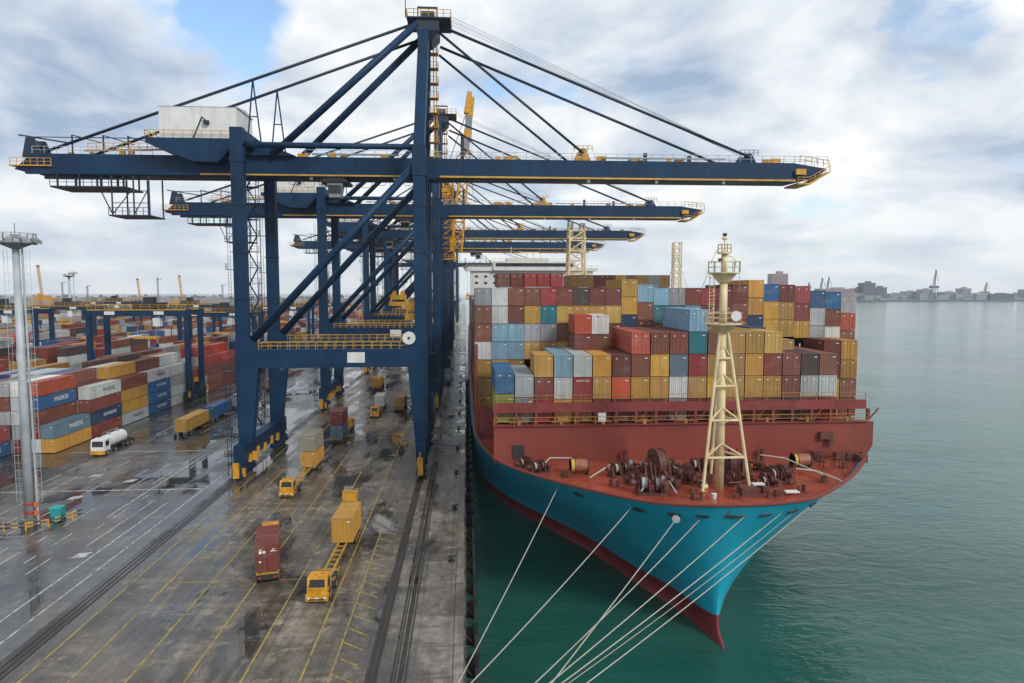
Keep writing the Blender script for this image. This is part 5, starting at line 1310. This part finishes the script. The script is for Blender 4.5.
for x in (-.8,.8):
    for y in (-.6,.6): q.tube((x,y,0),(x,y,2.3),.07,6)
q.rail([(-.9,-.7,2.0),(.9,-.7,2.0)],.4,.9,.05); q.build('frame', M['oyel'], yl)
# mooring lines from the bow to bollards on the quay
ends = [((-1.75,46),(8)),]
def rope(a, b, sag, label, r=.075, n=14):
    a, b = Vector(a), Vector(b); P = []
    for k in range(n+1):
        t_ = k/n; p = a.lerp(b, t_); p.z -= sag*4*t_*(1-t_); P.append(p)
    m = MB()
    for u, v in zip(P, P[1:]): m.tube(u, v, r, 6, cap=False)
    o = m.build('mooring_line', M['rope']); tag(o, label, 'mooring line', 'mooring lines from the bow to the quay'); return o
B1, B2, B3 = (-1.75,46,.5), (-1.75,40,.5), (-1.75,35.5,.5); B4 = (-1.75,38.3,.5)
def hull_b(b, side, z):                        # point of the bow plating b metres off the centreline
    if b > 40: return hullpt(b, side, z, .05)
    lo, hi = 0.0, 40.0
    for _ in range(40):
        mid = (lo+hi)/2
        if half(mid, z) < abs(b): lo = mid
        else: hi = mid
    return hullpt(stem(z)+hi, side, z, .05)
LN = [(-1,75.6,7.8,B1,.25,'mooring line closest to the quay, from the end of the bow rail'),
      (-1,69.0,7.3,B1,.3,'second mooring line from the quay, slanting across dark water'),
      (-1,-5.5,7.0,B3,.2,'mooring line ending in a white disc on the blue bow'),
      (-1,-3.4,6.7,B2,.35,'mooring line leaving the bow just beside the white disc'),
      (1,1.0,7.2,B2,.3,'mooring line from the fairlead below the foot of the mast'),
      (1,5.0,7.1,B2,.35,'mooring line crossing the blue bow below the mast'),
      (1,6.6,6.7,B2,.55,'thin lower mooring line across the bow'),
      (1,10.6,6.6,B4,.5,'outermost mooring line, lowest across the bow paint')]
for s, Y, z, e_, sag, lb in LN: rope(hull_b(Y, s, z), e_, sag, lb, .045 if 'thin' not in lb else .028)
p = hull_b(-5.5,-1,7.0); d_ = (Vector(B3)-p).normalized(); c_ = p + d_*.6
rg = MB(); rg.tube(c_, c_+d_*.06, .42, 16); rg.tube(c_-d_*.15, c_, .15, 10); o = rg.build('rat_guard', M['white']); tag(o, 'white disc threaded on a mooring line at the bow', 'rat guard')

# ------------------------------------------------------------------ far shore and left horizon
M['far_g'] = flat('far_green', (.035,.055,.028), .9); M['far_b'] = flat('far_building', (.22,.23,.25), .8); M['far_p'] = flat('far_pink', (.27,.17,.18), .8); M['far_d'] = flat('far_dark', (.07,.08,.095), .8); M['far_w'] = flat('far_white', (.5,.5,.5), .8)
m = MB(); poly = [(560,2250),(900,2190),(1250,2170),(1560,2140),(1900,2190),(3200,2150),(4200,2300),(4200,5000),(200,5000),(360,2600)]; m.prism(poly,'z',WZ-2,WZ+3.5)
tag(m.build('far_shore', M['far_d']), kind='structure')
fr = random.Random(5); M['far_d2'] = flat('far_slate', (.12,.13,.15), .8)
def block(X, Y, w, d, h, mat, label, z0=-5.5):
    g = empty('distant_building', (X,Y,z0), 0, label, 'building', 'distant buildings across the water')
    q = MB(); q.cbox(0,0,0,w,d,h); q.cbox(w*.1,0,h,w*.35,d*.4,h*.08+1.5); q.build('wall', M[mat], g)
    q = MB(); n_ = max(2, int(h/5))
    for k in range(n_): q.box(-w*.46,w*.46,-d/2-.1,-d/2-.02,2+k*(h-3)/n_,2+k*(h-3)/n_+1.6)
    q.build('window', M['far_d'], g)
def fx(px, Y): return (px-466)/683*Y*1.0
for i, (px, Y, w, h, mat, lb) in enumerate(((785,2330,56,92,'far_p','pinkish slab tower standing above the ship containers'),(870,2500,36,42,'far_d','dark grey tower block, left of the taller pair'),(880,2480,46,62,'far_d','tallest dark block on the far shore'),(893,2510,40,46,'far_d','dark block right of the tallest one'),
      (910,2600,60,22,'far_b','low pale building right of the dark blocks'),(926,2650,50,30,'far_b','pale mid-rise between the dark blocks and the tall crane'),(943,2600,44,38,'far_b','pale block left of the tall crane'),(968,2550,50,28,'far_b','pale block right of the tall crane'),(985,2600,36,42,'far_b','narrow pale tower right of the tall crane'),
      (1004,2500,60,24,'far_w','low white shed near the right edge'),(1024,2350,90,22,'far_d','dark long shed at the right edge'),(860,2400,90,24,'far_b','long pale shed behind the ship corner'),(1060,2600,80,38,'far_b','pale block beyond the right edge'),(845,2300,120,40,'far_p','pinkish grey warehouse at the ship corner'))):
    block(fx(px,Y), Y, w, 40, h, mat, lb)
m = MB()
for k in range(260):
    X = fr.uniform(800, 3600); Y = fr.uniform(2260, 3800); m.cbox(X,Y,-5.6,fr.uniform(12,50),fr.uniform(10,40),fr.choice((5,7,9,12,16,22)))
tag(m.build('far_town', M['far_b']), 'pale low town along the far shore', 'town', None, 'stuff')
def far_crane(px, Y, h, label, mat='far_d'):
    g = empty('distant_crane', (fx(px,Y),Y,-5.5), 0, label, 'port crane', 'distant cranes across the water')
    q = MB()
    for sx in (-1,1):
        for sy in (-1,1): q.beam((sx*11,sy*8,0),(sx*7,sy*5,h*.42),2.2,2.2)
    q.cbox(0,0,h*.40,26,16,h*.08); q.build('portal', M[mat], g)
    q = MB(); q.lattice((0,0,h*.48),(5,0,h),5,9,.6,w2=2.6); q.tube((5,0,h),(16,0,h*.62),.6,5); q.tube((5,0,h),(-10,0,h*.5),.4,5); q.build('jib', M[mat], g)
far_crane(953, 2280, 105, 'tall grey quay crane on the far shore, near the right edge')
far_crane(831, 2400, 80, 'left one of the twin distant cranes above the ship corner'); far_crane(838, 2400, 82, 'right one of the twin distant cranes above the ship corner')
for px, lb in ((817,'small distant crane over the dark blue containers'),(1009,'slim distant crane at the far right')): far_crane(px, 2400, 62, lb)
# left: trees, a grass field, sheds, far masts
t = NT('far_foliage'); a = t.noise(t.world_pos(), .05, 6, .6); M['fol'] = t.out(t.mix(a, (.02,.04,.016), (.06,.085,.035)), .9)
m = MB()
for k in range(800):
    X = fr.uniform(-3200,-60); Y = fr.choice((fr.uniform(900,1100), fr.uniform(1300,2600), fr.uniform(2000,3400))); r_ = fr.uniform(3,9)
    vs_ = []; 
    for j in range(3):
        for i in range(6):
            a_ = i*math.pi/3; rr = r_*(1.0,.95,.45)[j]*fr.uniform(.7,1.2); vs_.append((X+rr*math.cos(a_),Y+rr*math.sin(a_),(0,r_*.7,r_*1.15)[j]*fr.uniform(.9,1.1)))
    m.add(vs_, [(j*6+i,j*6+(i+1)%6,(j+1)*6+(i+1)%6,(j+1)*6+i) for j in range(2) for i in range(6)] + [(12,13,14,15,16,17)])
tag(m.build('treeline', M['fol']), 'dark belts of trees along the flat left horizon', 'trees', None, 'stuff')
sheet('field', [(-900,640),(-330,640),(-300,860),(-1000,860)], .02, M['fol'])
sheet('pale_road', [(-900,880),(-330,880),(-330,905),(-900,905)], .03, M['far_w'])
m = MB()
for k in range(420):
    X = fr.uniform(-2600,-20); Y = fr.uniform(920,2600); m.cbox(X,Y,0,fr.uniform(14,60),fr.uniform(12,40),fr.choice((5,6,8,9,11)))
tag(m.build('far_sheds', M['far_b']), 'scattered pale sheds and depots on the left horizon', 'sheds', None, 'stuff')
for i in range(9):
    X = -1150 + i*118; far = MB(); h_ = fr.uniform(34,62); far.lattice((X,1500+60*(i%3),0),(X,1500+60*(i%3),h_),2.4,7,.25); far.beam((X-2,1500+60*(i%3),h_*.9),(X+fr.uniform(6,10),1500+60*(i%3),h_*.9+fr.uniform(2,10)),.9,.9)
    tag(far.build('horizon_crane', M['far_d']), 'tiny distant crane on the flat left horizon', 'port crane', 'tiny cranes on the left horizon')

# ------------------------------------------------------------------ air
hz = MB(); hz.box(-4600,4600,-140,5600,-15,134)
t_ = bpy.data.materials.new('haze'); t_.use_nodes = True; tn = t_.node_tree; tn.nodes.clear()
pv = tn.nodes.new('ShaderNodeVolumePrincipled'); pv.inputs['Color'].default_value = (.86,.91,.97,1); pv.inputs['Density'].default_value = .000085; pv.inputs['Anisotropy'].default_value = .2
on = tn.nodes.new('ShaderNodeOutputMaterial'); tn.links.new(pv.outputs[0], on.inputs['Volume'])
tag(hz.build('haze', t_), kind='stuff')
bpy.context.view_layer.update()
